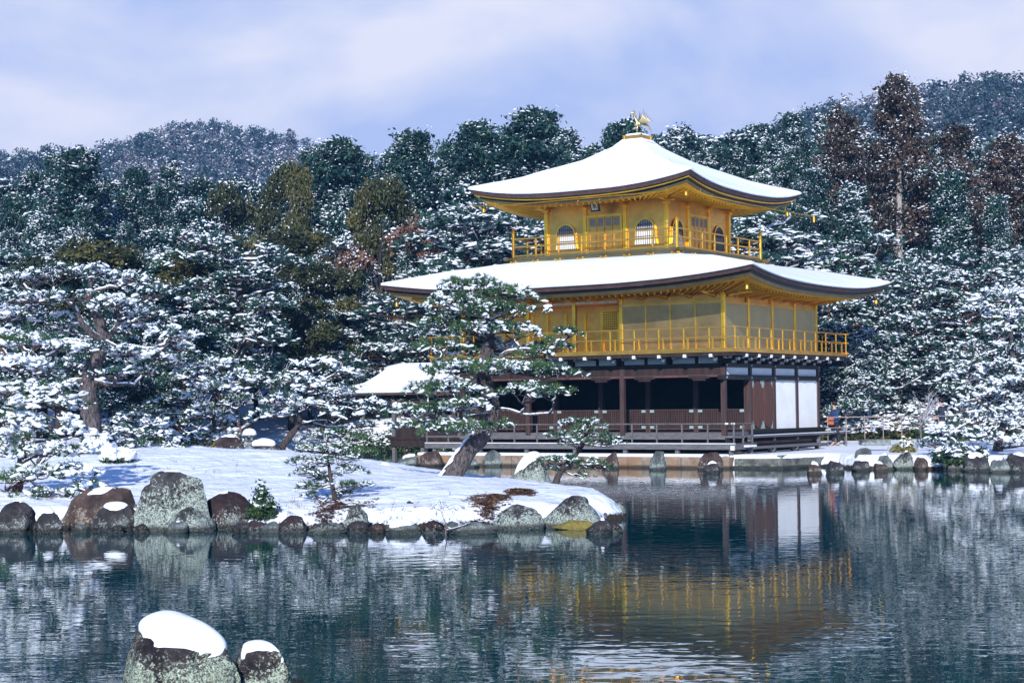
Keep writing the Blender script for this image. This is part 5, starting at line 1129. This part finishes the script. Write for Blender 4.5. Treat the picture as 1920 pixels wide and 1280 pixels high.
# big pine at the left
near_pine('big old pine with a stout pale trunk and broad snowy umbrella crown', [(176, 838, 0), (172, 790, 0), (165, 735, 0), (168, 700, 0), (185, 670, 0), (195, 640, 0), (185, 600, 0), (165, 560, 0), (175, 520, 0)], 52.5,
    [(95, 520, 0, 60, 1), (170, 515, .5, 50, 1), (235, 530, .2, 55, 1), (285, 555, 0, 40, 1), (45, 530, .3, 55, .9), (60, 570, -.8, 70, .9), (140, 560, -1, 55, .7), (215, 575, -.8, 52, .8), (270, 590, -.3, 48, .9), (20, 600, 0, 60, .9),
     (90, 610, .8, 60, .7), (315, 632, -.2, 46, 1), (250, 625, .6, 50, .7), (40, 640, -.5, 60, .8), (105, 655, -1.2, 60, .8), (170, 660, -1.4, 46, .6), (235, 665, -.9, 52, .8), (300, 675, 0, 46, .8), (10, 680, .2, 50, .8), (80, 695, -.8, 55, .7), (150, 690, .9, 50, .6), (215, 705, -.7, 44, .7), (270, 700, .4, 40, .7), (120, 725, -.3, 40, .6), (340, 655, .3, 30, .8), (350, 632, .2, 24, 1)],
    .30, 44, tmat='bark', cmat='needledark', L=.17, w=.012, nn=17, dens=1.25, lump=.12, branch_r=.06,
    extra=[([(195, 640, 0), (170, 625, -.3), (150, 600, -.5), (140, 575, -.5), (120, 560, -.4)], .12), ([(195, 640, 0), (225, 655, -.3), (245, 650, -.4), (270, 655, -.3), (290, 655, -.2)], .10), ([(168, 712, 0), (120, 715, -.3), (90, 700, -.3)], .09), ([(168, 712, 0), (210, 722, -.3), (240, 720, -.2)], .09), ([(165, 560, 0), (180, 545, -.2), (200, 540, -.2)], .08), ([(200, 640, 0), (225, 600, .1), (215, 570, .2), (190, 560, .1)], .08)])
# dense low pine at the far left shore
near_pine('dense low pine at the left edge drooping over the shaded shore', [(25, 985, 0), (30, 930, 0), (40, 880, 0), (42, 840, 0), (45, 790, 0), (50, 740, 0), (40, 700, 0)], 38.0,
    [(30, 690, 0, 60, 1.1), (95, 735, -.1, 50, 1.1), (20, 740, -.4, 62, 1.1), (70, 760, -.7, 56, 1), (130, 760, -.2, 42, 1), (10, 790, -.3, 60, 1), (95, 800, -.9, 52, 1.1), (45, 820, -.8, 52, 1), (135, 815, -.4, 40, .9), (150, 850, -.1, 34, .8), (15, 850, -.5, 56, 1), (85, 855, -1, 56, 1), (60, 895, -1, 56, .9), (125, 890, -.7, 46, .8), (160, 915, -.5, 34, .6), (10, 905, -.6, 50, .9), (95, 930, -1, 46, .8), (40, 945, -.8, 42, .7), (140, 935, -.6, 30, .6), (5, 650, .3, 50, 1), (60, 650, .5, 46, 1)],
    .13, 45, tmat='barkred', cmat='needle', L=.135, w=.0085, nn=20, dens=2.1, lump=.11, branch_r=.035)
# curved-trunk pine behind the small pine, and companions between
near_pine('pine with a dark sharply curved trunk behind the lantern rocks', [(528, 862, 0), (528, 840, 0), (545, 815, 0), (562, 795, 0), (560, 770, 0), (575, 740, 0), (585, 710, 0)], 54.5,
    [(585, 690, 0, 46, 1), (640, 705, .2, 44, 1), (550, 715, -.2, 42, 1), (600, 730, -.6, 46, .9), (650, 745, .1, 44, 1), (530, 750, -.3, 44, .9), (580, 765, -.8, 46, .9), (640, 780, -.3, 44, .8), (690, 765, .3, 40, 1), (505, 780, 0, 36, .9), (700, 800, .4, 34, .9)], .13, 46, tmat='barkdark', cmat='needledark', L=.17, w=.012, nn=15, dens=1.15, lump=.12, branch_r=.04)
near_pine('slim pine with pale layered pads left of the stone lantern', [(400, 858, 0), (402, 820, 0), (400, 780, 0), (408, 740, 0), (400, 700, 0)], 58.5,
    [(400, 690, 0, 50, 1), (350, 710, .2, 48, 1), (450, 715, 0, 46, 1), (400, 735, -.6, 50, .9), (330, 750, 0, 46, .9), (455, 755, -.3, 46, .9), (380, 780, -.7, 46, .8), (440, 795, -.2, 42, .8), (340, 800, .1, 44, .8), (300, 775, .3, 40, .8), (395, 825, -.5, 40, .7), (340, 838, 0, 40, .8), (440, 828, .2, 34, .7)], .10, 47, tmat='barkdark', cmat='needle', L=.18, w=.014, nn=14, dens=1.15, lump=.12, branch_r=.04)
near_pine('low blue-shaded pine just right of the big stout trunk', [(250, 850, 0), (250, 825, 0), (245, 800, 0), (248, 780, 0)], 54,
    [(245, 780, 0, 34, 1), (215, 795, 0, 30, 1), (280, 795, 0, 34, 1), (235, 812, -.3, 34, 1), (290, 820, 0, 36, 1), (215, 832, .1, 30, .9), (265, 838, -.3, 38, .9), (310, 842, .2, 30, .8)], .08, 48, tmat='barkdark', cmat='needledark', L=.16, w=.012, nn=15, dens=1.5, lump=.11, branch_r=.03)
# right shore pine
near_pine('right shore pine with a stooping trunk and long snow-laden boughs reaching over the bank', [(1872, 828, 0), (1880, 800, 0), (1890, 770, 0), (1885, 730, 0), (1905, 690, 0), (1895, 640, 0), (1900, 590, 0)], 60.0,
    [(1890, 560, 0, 60, 1.1), (1840, 590, 0, 50, 1.1), (1930, 600, 0, 60, 1.1), (1875, 625, -.6, 56, 1), (1830, 650, -.2, 46, 1), (1920, 665, -.5, 60, 1), (1865, 690, -.8, 56, 1), (1815, 705, 0, 42, 1), (1900, 725, -.8, 56, 1), (1845, 745, -.6, 48, 1), (1800, 765, -.2, 38, .9), (1890, 780, -.9, 56, 1), (1840, 790, -.8, 46, 1), (1780, 812, -.6, 40, 1.1), (1830, 822, -1.2, 46, 1.1), (1885, 830, -1.2, 50, 1.1), (1750, 835, -.8, 34, 1.1), (1930, 760, 0, 50, 1), (1935, 830, -.8, 46, 1), (1800, 845, -1.4, 36, 1)],
    .15, 49, tmat='bark', cmat='needledark', L=.17, w=.013, nn=15, dens=1.2, lump=.13, branch_r=.05, extra=[([(1885, 740, 0), (1850, 760, -.4), (1820, 790, -.6), (1775, 815, -.7)], .06), ([(1895, 650, 0), (1860, 660, -.3), (1830, 670, -.2)], .06)])

# ------------------------------------------------------------------ forest
PROTO = {}
def proto(key, root, H):
    PROTO[key] = (root, children(root), H, [False])
proto('cy0', conifer(1, 12, 2.7, nclump=1500, z0=.10, pw=1.0), 12); proto('cy1', conifer(2, 12, 2.3, nclump=1300, snowp=.7, pw=.85, z0=.10), 12)
proto('cy2', conifer(3, 12, 3.2, nclump=1700, snowp=.45, pw=.72, z0=.08), 12); proto('cy3', conifer(4, 12, 2.1, nclump=1100, snowp=.8, pw=.9), 12)
proto('sp0', conifer(5, 12, 2.5, nclump=1300, snowp=1.0, lump=.19, pw=.9, z0=.08), 12)
proto('cd0', conifer(6, 15, 2.3, nclump=1300, snowp=.75, cmat='cedar', z0=.46, pw=.45, leaf=.11, kill=.2, name='cedar_tree', tmat='barkpale', lump=.13), 15)
proto('cd1', conifer(7, 15, 1.7, nclump=800, snowp=.7, cmat='cedar', z0=.56, pw=.5, leaf=.11, kill=.25, name='cedar_tree', tmat='barkpale', lump=.13), 15)
proto('ol0', broad(8, 9, 3.0, snowp=.10, cmat='olive', nclump=1200), 9); proto('ol1', broad(9, 9, 3.4, snowp=.22, cmat='olive', nclump=1300), 9)
proto('br0', broad(10, 9, 3.4, snowp=.65, cmat='cypress', nclump=1500, lump=.18), 9); proto('br1', broad(11, 9, 3.0, snowp=.85, cmat='cypress', nclump=1300, lump=.2), 9)
proto('ct0', conifer(15, 16, 1.9, nclump=800, snowp=.5, z0=.60, pw=.6, kill=.1), 16); proto('ct1', conifer(16, 16, 2.1, nclump=900, snowp=.75, z0=.55, pw=.6, kill=.1), 16)
proto('ru0', broad(12, 7, 2.6, snowp=.7, cmat='rust', nclump=800), 7)
for i in range(4): proto('pn%d' % i, pine_mid(20 + i, 7.5, 3.1 + .3 * (i % 2), tmat=('barkred', 'barkdark')[i % 2]), 7.5)
proto('ba0', bare_tree(31, 6.5), 6.5); proto('ba1', bare_tree(32, 6.5, spread=.7), 6.5)
LOOK = dict(ct='high-crowned cypress on bare stem', cy='slender dark snow-speckled cypress', sp='thickly snow-dusted cypress', cd='brown-leaved cedar on a pale trunk', ol='olive-green evergreen almost without snow',
            br='round-headed snow-flecked evergreen', ru='reddish-brown tree dusted with snow', pn='spreading pine with snow-laden pads', ba='leafless tree with snowy branches')
CAT = dict(ct='cypress', cy='cypress', sp='cypress', cd='cedar', ol='evergreen tree', br='evergreen tree', ru='tree', pn='pine tree', ba='bare tree')
USED = {}
PLACED = []
def place(key, px, ytop, Y, rz, wide=1.0, label=None, where=None):
    root, kids, H, used = PROTO[key]; X = (px - 960) / FPX * Y; g = gz(X, Y); zt = at(px, ytop, Y)[2]; h = zt - g
    if h < 2: return
    s = h / H; sx = s * wide; k2 = key[:2]
    zone = where or ('left of the pavilion' if px < 870 else 'behind the pavilion' if px < 1440 else 'right of the pavilion')
    row = 'along the skyline' if Y > 122 else 'in the middle of the wood' if Y > 88 else 'at the front of the wood'
    lab = label or f"{LOOK[k2]}, {row} {zone}"; grp = None if label else f"{CAT[k2]} trees {row} {zone}"
    if not used[0]: used[0] = True; o = root
    else: o = root.copy(); COL.objects.link(o); [(lambda c: (COL.objects.link(c), setattr(c, 'parent', o)))(kk.copy()) for kk in kids]
    o.location = (X, Y, g); o.rotation_euler = (0, 0, rz); o.scale = (sx, sx, s); tag(o, lab, CAT[k2])
    if grp: o['group'] = grp
    elif 'group' in o.keys(): del o['group']
    PLACED.append((px, Y))
SKY_L = [(-80, 330), (0, 335), (60, 318), (120, 290), (160, 292), (200, 335), (260, 322), (330, 312), (400, 335), (440, 330), (480, 335), (540, 308), (580, 285), (620, 264), (660, 278), (700, 292), (740, 285), (775, 256), (820, 295), (870, 250), (900, 235), (940, 255), (1000, 212), (1050, 235),
         (1100, 272), (1130, 262), (1180, 232), (1230, 245), (1290, 240), (1330, 242), (1380, 245), (1430, 236), (1500, 225), (1580, 230), (1660, 260), (1740, 250), (1800, 255), (1860, 272), (1990, 262)]
rf = random.Random(77)
# landmark trees first
for a in [('cy2', 1000, 208, 118, 1.0, 1.15, 'broad dark conifer rising highest left of the top roof'), ('cy2', 893, 231, 120, 2.0, 1.0, 'dark conifer just left of the tallest one behind the pavilion'), ('cy0', 775, 253, 118, .5, 1.0, 'pointed cypress standing clear of its neighbours left of the lower roof'),
          ('cy2', 640, 262, 122, .9, 1.2, 'big loose-crowned conifer before the right foot of the left hill'), ('cy0', 142, 288, 118, 2.2, 1.3, 'broad snowy cypress at the far left, topping its neighbours'), ('cy2', 1182, 226, 120, 1.4, .9, 'dark conifer directly behind the bronze bird'),
          ('cd0', 1690, 150, 104, .4, .82, 'tallest brown cedar with a long pale trunk at the right'), ('cd0', 1585, 212, 108, 2.6, .8, 'second tallest brown cedar, left of the tallest one'), ('cd1', 1798, 240, 102, 1.1, 1.0, 'narrow brown cedar right of the tallest one'), ('cd0', 1895, 262, 106, 4.0, .95, 'brown cedar at the right edge of the picture'),
          ('ol0', 715, 335, 98, .3, .52, 'olive-green evergreen with a rusty top, standing clear between snowy trees'), ('ol1', 430, 325, 104, 1.7, .5, 'dark olive evergreen pair before the middle of the left hill'), ('ol0', 545, 302, 112, 2.9, .45, 'small olive evergreen on the skyline at the right foot of the left hill'),
          ('ol0', 330, 470, 84, 2.0, .8, None), ('ol1', 545, 480, 88, 4.0, .8, None), ('ol1', 180, 430, 90, 1.0, .7, None), ('ru0', 800, 425, 96, .4, .8, 'reddish-brown snow-dusted tree above the left tip of the lower roof'), ('ru0', 640, 470, 92, 2.4, .7, None),
          ('ba0', 480, 390, 96, .2, .9, 'leafless whitish tree fanning out in the middle of the left wood'), ('ba1', 1800, 540, 76, .7, 1.1, 'big leafless tree with snowy branches right of the pavilion'), ('ba0', 1855, 520, 80, 2.7, 1.0, 'leafless snowy tree near the right edge'), ('ba1', 752, 560, 92, 3.7, .8, 'leafless pale tree below the left tip of the lower roof'),
          ('ba0', 1725, 700, 69, 1.7, .75, 'slim leafless young tree on the snow beside the bamboo rail'), ('ba1', 330, 560, 74, 1.2, .8, None), ('ba0', 450, 520, 80, 4.2, .9, None)]: place(*a)
# rows of the wood
rows = [(136, 0, 10, 56, ['cy0', 'cy1', 'cy3', 'cy2', 'sp0', 'br0']), (126, 34, 18, 66, ['cy0', 'cy1', 'cy2', 'sp0', 'br0', 'cy3']), (114, 90, 24, 70, ['cy1', 'sp0', 'br1', 'br0', 'cy3', 'cy0', 'ol1']),
        (102, 150, 30, 76, ['br0', 'sp0', 'br1', 'ol0', 'cy1', 'pn0']), (93, 210, 30, 84, ['br1', 'br0', 'pn1', 'sp0', 'pn2', 'ol1'])]
for Y, off, jit, step, kinds in rows:
    px = -70 + rf.uniform(0, 30)
    while px < 1990:
        yt = interp(px, SKY_L) + off + rf.uniform(-jit * .4, jit); Yj = Y + rf.uniform(-3.5, 3.5)
        if px > 1500 and Y < 95: px += step; continue
        if not (930 < px < 1460 and yt > 300) and not (1460 <= px and Y < 95 and yt > 440):
            k = rf.choice(kinds)
            if 1480 < px and Y < 130: yt = interp(px, SKY_L) + off * .55 + rf.uniform(-8, jit); k = rf.choice(['ct0', 'ct1', 'ct0', 'cy3', 'sp0', 'cd1' if rf.random() < .12 else 'ct1'])
            place(k, px, yt, Yj, rf.uniform(0, 6.28), rf.uniform(.74, 1.02))
        px += step * rf.uniform(.70, 1.15)
# pines and small trees at the front of the wood
for Y, y0, step, p0, p1 in ((86, 455, 76, 1395, 1980), (79, 530, 84, 1540, 1990), (78, 620, 84, 1560, 1990), (84, 455, 72, -60, 560), (86, 470, 70, 600, 900), (76, 530, 78, -60, 520), (69, 590, 80, -60, 470), (63, 650, 84, 180, 470)):
    px = p0
    while px < p1:
        x = px + rf.uniform(-12, 12); Yj = Y + rf.uniform(-2, 2)
        if gz((x - 960) / FPX * Yj, Yj) > .3: place(rf.choice(['pn0', 'pn3', 'pn1', 'br1', 'br0', 'sp0', 'ol1', 'cy1', 'ol0', 'ba0', 'br0'] if x < 900 else ['pn0', 'pn1', 'pn2', 'pn3', 'pn1']), x, y0 + rf.uniform(-25, 35), Yj, rf.uniform(0, 6.28), rf.uniform(1.0, 1.25))
        px += step * rf.uniform(.8, 1.2)
for a in [('pn1', 905, 392, 92, .9, 1.3, 'snow-laden pine filling the gap between the two roofs at the left'), ('pn2', 960, 400, 96, 2.9, 1.3, 'pine half hidden behind the upper storey balcony'), ('pn0', 850, 470, 90, 3.9, 1.2, None), ('pn3', 1480, 395, 88, .9, 1.25, 'snow-laden pine above the right end of the lower roof'), ('pn1', 1565, 640, 76, 2.0, .8, 'pine with a reddish trunk right beside the pavilion wall'),
          ('pn0', 700, 600, 92, .4, 1.1, None), ('pn2', 760, 610, 93, 1.4, 1.1, None), ('pn3', 640, 560, 90, 2.4, 1.1, None), ('pn1', 820, 560, 96, 2.4, 1.1, None), ('pn2', 600, 640, 88, 5, 1.1, None)]: place(*a)
for i in range(13):
    place(['pn2', 'br1', 'pn0', 'ol1', 'pn3', 'cy1'][i % 6], 585 + i * 17, 640 + (i * 37 % 60), 92.5 + (i * 29 % 50) / 10, i * 1.1, 1.15, None)
for i in range(8):
    place(['pn1', 'pn2', 'br0'][i % 3], 600 + i * 24, 715 + (i * 23 % 40), 91.8 + (i % 3), i * 1.7, 1.3, None)
# anything never placed leaves the scene
for k, (root, kids, H, used) in PROTO.items():
    if not used[0]:
        for c in kids: bpy.data.objects.remove(c)
        bpy.data.objects.remove(root)

# ------------------------------------------------------------------ shrubs
def put_shrub(px, py, wpx, hpx, seed, label, cmat='shrub', snowp=.8, group=None, Y=None, name='shrub', lump=.09, sub=0, n=260, zfix=None):
    if Y is None:
        best = min((abs((p := at(px, py, yy))[2] - gz(p[0], p[1])), yy) for yy in np.linspace(33, 84, 160)); Y = best[1]
    p = at(px, py, Y); Rm = wpx / 2 / FPX * Y; Hm = hpx / FPX * Y; o = shrub_obj(seed, Rm, Hm, name, cmat, snowp, leaf=max(.035, Rm * .075), lump=lump * Rm / .5, sub=sub, n=n); o.location = (p[0], p[1], gz(p[0], p[1]) if zfix is None else zfix); tag(o, label, 'shrub', group)
for i, a in enumerate([(1600, 820, 34, 30, 'fluffy snow-covered shrub beside the end of the veranda'), (1636, 816, 34, 16, 'low flat shrub under snow behind the stone slab'), (1700, 815, 44, 20, 'snow pillow shrub just right of the stone slab'), (1768, 800, 44, 26, 'snowy shrub in front of the dark-coated person'), (1860, 815, 50, 24, 'snowy shrub under the right shore pine'),
                       (1662, 800, 40, 20, 'small snowy shrub by the bamboo rail, left part'), (1735, 800, 36, 22, 'small snowy shrub at the foot of the slim leafless tree')]): put_shrub(a[0], a[1], a[2], a[3], 60 + i, a[4], snowp=.95, lump=.12, n=200)
put_shrub(1697, 848, 46, 24, 70, 'yellowish-green shrub dotted with snow on the right shore', 'yellow', .6)
put_shrub(1800, 862, 90, 26, 74, 'dark leafy ground shrub hanging over the right shore rocks', 'shrub', .5)
put_shrub(492, 990, 52, 52, 71, 'dark leafy evergreen shrub with snow on top at the water left of the small pine', 'shrub', .35, Y=34.0, sub=1)
put_shrub(215, 865, 62, 26, 72, 'round snow-covered bush at the foot of the stout pine trunk', 'shrub', 1.0, sub=1, lump=.14)
put_shrub(180, 850, 44, 40, 73, 'snowy bush close behind the stout pine trunk', 'shrub', 1.0, sub=1, lump=.14)
for i in range(16):
    px = 190 + i * 29 + rf.uniform(-8, 8); put_shrub(px, 848 + rf.uniform(-6, 2), rf.uniform(46, 80), rf.uniform(26, 48), 80 + i, 'snow-covered undergrowth bush along the far edge of the island at the left', rf.choice(['shrub', 'shrub', 'yellow', 'olive']), .8, 'undergrowth bushes behind the island', Y=rf.uniform(57, 62))
for i in range(12):
    px = 1570 + i * 33 + rf.uniform(-8, 8); put_shrub(px, 800, rf.uniform(60, 90), rf.uniform(34, 60), 110 + i, 'snow-laden bush behind the bamboo rail at the right', rf.choice(['shrub', 'olive', 'shrub']), .9, 'bushes behind the bamboo rail', Y=rf.uniform(74, 78))
for i in range(16):
    px = 600 + i * 16; Yb = (88.9, 89.7)[i % 2] + max(0, (690 - px) * .012)
    put_shrub(px, 835, rf.uniform(36, 60), rf.uniform(34, 56), 130 + i, 'snowy bush on the bank seen past the fishing porch', ['shrub', 'olive', 'shrub', 'needledark'][i % 4], .6, 'bushes on the bank past the porch', Y=Yb, zfix=.0)
# dead twigs by the pointed rock
for px, sd, lab in ((835, 5, 'dark crooked dead shrub between the pointed rock and the ledge'),):
    o = bare_tree(sd, .95, name='dead_shrub', depth=4, spread=.9); p = on_z(px, 992, .12); o.location = (p[0], p[1] + .2, .1); tag(o, lab, 'dead shrub')

# ------------------------------------------------------------------ rail and visitors
fr = empty('bamboo_fence', (0, 0, 0), 0, 'thin bamboo rail fence on the snow right of the pavilion', 'fence'); m_b = simple('bamboo', (.26, .21, .20), .6, var=.2)
A_ = at(1552, 779, 70.5); B_ = at(1795, 779, 70.5); A_[2] = B_[2] = 1.70
m = MB(); m.tube([A_, B_], .024, 8); m.build('rail', m_b, fr, smooth=True); m = MB(); m.tube([A_ - [0, 0, .42], B_ - [0, 0, .42]], .016, 8); m.build('rail', m_b, fr, smooth=True)
for i in range(8):
    q_ = A_ + (B_ - A_) * i / 7; m = MB(); m.tube([q_ - [0, -.05, 1.2], q_ + [0, .05, .06]], .022, 8); m.build('post', m_b, fr, smooth=True)
def skin_obj(name, joints, edges, mat, parent, root=0):
    me = bpy.data.meshes.new(name); me.from_pydata([j[0] for j in joints], edges, []); me.materials.append(mat); o = link(name, me, parent)
    sm_ = o.modifiers.new('skin', 'SKIN'); sm_.use_smooth_shade = True
    for i, j in enumerate(joints): me.skin_vertices[0].data[i].radius = (j[1], j[2] if len(j) > 2 else j[1]); me.skin_vertices[0].data[i].use_root = (i == root)
    s_ = o.modifiers.new('sub', 'SUBSURF'); s_.levels = 2; s_.render_levels = 2; return o
skin_m = simple('skin', (.50, .30, .22), .6, var=.08)
def person(px, Y, ytop, rz, coat, label, hatc, bag=None, armfwd=.25):
    X = (px - 960) / FPX * Y; g = gz(X, Y); H = at(px, ytop, Y)[2] - g; H = min(max(H, 1.5), 1.8); k = H / 1.7; root = empty('person', (X, Y, g), rz, label, 'person'); root.scale = (k, k, k)
    # body, facing -x in its own axes; legs, trunk, arms and head are one surface
    J = [((0, 0, .92), .13, .15), ((0, 0, 1.12), .12, .15), ((0, 0, 1.34), .12, .17), ((-.01, 0, 1.46), .05, .055), ((-.02, 0, 1.54), .062, .062), ((-.03, 0, 1.63), .075, .070),
         ((0, .10, .86), .085), ((-.06, .10, .48), .058), ((-.02, .10, .09), .042), ((-.14, .10, .04), .035), ((0, -.10, .86), .085), ((.08, -.10, .48), .058), ((.12, -.10, .09), .042), ((0, -.10, .04), .035),
         ((0, .19, 1.38), .058), ((-.04, .23, 1.12), .045), ((-armfwd, .16, .98), .034), ((0, -.19, 1.38), .058), ((-.03, -.23, 1.12), .045), ((-armfwd, -.16, .98), .034)]
    E = [(0, 1), (1, 2), (2, 3), (3, 4), (4, 5), (0, 6), (6, 7), (7, 8), (8, 9), (0, 10), (10, 11), (11, 12), (12, 13), (2, 14), (14, 15), (15, 16), (2, 17), (17, 18), (18, 19)]
    b = len(J)
    for s, w in ((1, 16), (-1, 19)):
        c = J[w][0]; J.append(((c[0] - .07, c[1] - s * .01, c[2] - .015), .026)); E.append((w, len(J) - 1)); p = len(J) - 1
        for i in range(4): J.append(((c[0] - .135 + .006 * abs(i - 1.5), c[1] - s * .01 + (i - 1.5) * .019, c[2] - .04), .008)); E.append((p, len(J) - 1))
        J.append(((c[0] - .07, c[1] - s * .045, c[2] + .0), .009)); E.append((w, len(J) - 1))
    skin_obj('body', J, E, skin_m, root)
    skin_obj('coat', [((0, 0, .80), .17, .20), ((0, 0, 1.0), .15, .185), ((0, 0, 1.18), .14, .185), ((0, 0, 1.36), .13, .19), ((0, 0, 1.45), .07, .08), ((0, .20, 1.38), .072), ((-.04, .24, 1.12), .060), ((-armfwd + .05, .17, 1.0), .050), ((0, -.20, 1.38), .072), ((-.03, -.24, 1.12), .060), ((-armfwd + .05, -.17, 1.0), .050)],
             [(0, 1), (1, 2), (2, 3), (3, 4), (3, 5), (5, 6), (6, 7), (3, 8), (8, 9), (9, 10)], coat, root)
    tr_m = simple('trousers', (.02, .022, .03), .8)
    skin_obj('trousers', [((0, 0, .90), .15, .16), ((0, .10, .80), .10), ((-.06, .10, .48), .075), ((-.02, .10, .12), .06), ((0, -.10, .80), .10), ((.08, -.10, .48), .075), ((.12, -.10, .12), .06)], [(0, 1), (1, 2), (2, 3), (0, 4), (4, 5), (5, 6)], tr_m, root)
    hm_ = MB(); V, T = ICO[3]; V = V * [.125, .112, .115] + [.0, 0, 1.675]; keep = [t for t in T if not (V[t].mean(0)[0] < -.06 and V[t].mean(0)[2] < 1.69)]; hm_.add(V, [tuple(t) for t in keep]); hm_.build('hair', hatc, root, smooth=True)
    fc = MB(); fc.tube([(-.10, 0, 1.645), (-.125, 0, 1.62)], [.010, .014], 6); fc.build('nose', skin_m, root)
    if bag: bg_ = MB(); bg_.box(-.12, .12, -.08, .08, .05, .36); o = bg_.build('shoulder_bag', bag, None, bevel=.05); o.location = (X - .22, Y - .32, g + .78); tag(o, 'bright orange bag carried by the blue-jacketed person', 'bag')
person(1763, 71.2, 745, 0, simple('navy_coat', (.02, .03, .06), .8), 'person in a dark coat walking left behind the bamboo rail', simple('dark_hair', (.01, .009, .009), .6))
person(1563, 71.2, 755, .3, simple('blue_jacket', (.015, .045, .14), .8), 'person in a blue jacket bending over by the pavilion corner', simple('black_hair', (.012, .01, .01), .6), simple('orange_bag', (.38, .10, .04), .6))

# ------------------------------------------------------------------ air
hz = MB(); hz.box(-560, 560, -40, 720, -2.0, 125); h = hz.build('haze', None, None); h.data.materials.clear()
hm = bpy.data.materials.new('haze'); hm.use_nodes = True; nt = hm.node_tree; nt.nodes.clear(); vo = nt.nodes.new('ShaderNodeVolumePrincipled'); vo.inputs['Color'].default_value = (.20, .52, 1, 1); vo.inputs['Density'].default_value = 0.00030; vo.inputs['Anisotropy'].default_value = 0.0
mo = nt.nodes.new('ShaderNodeOutputMaterial'); nt.links.new(vo.outputs[0], mo.inputs['Volume']); h.data.materials.append(hm); tag(h, 'thin bluish winter haze over the pond, wood and hills', 'haze', kind='stuff')
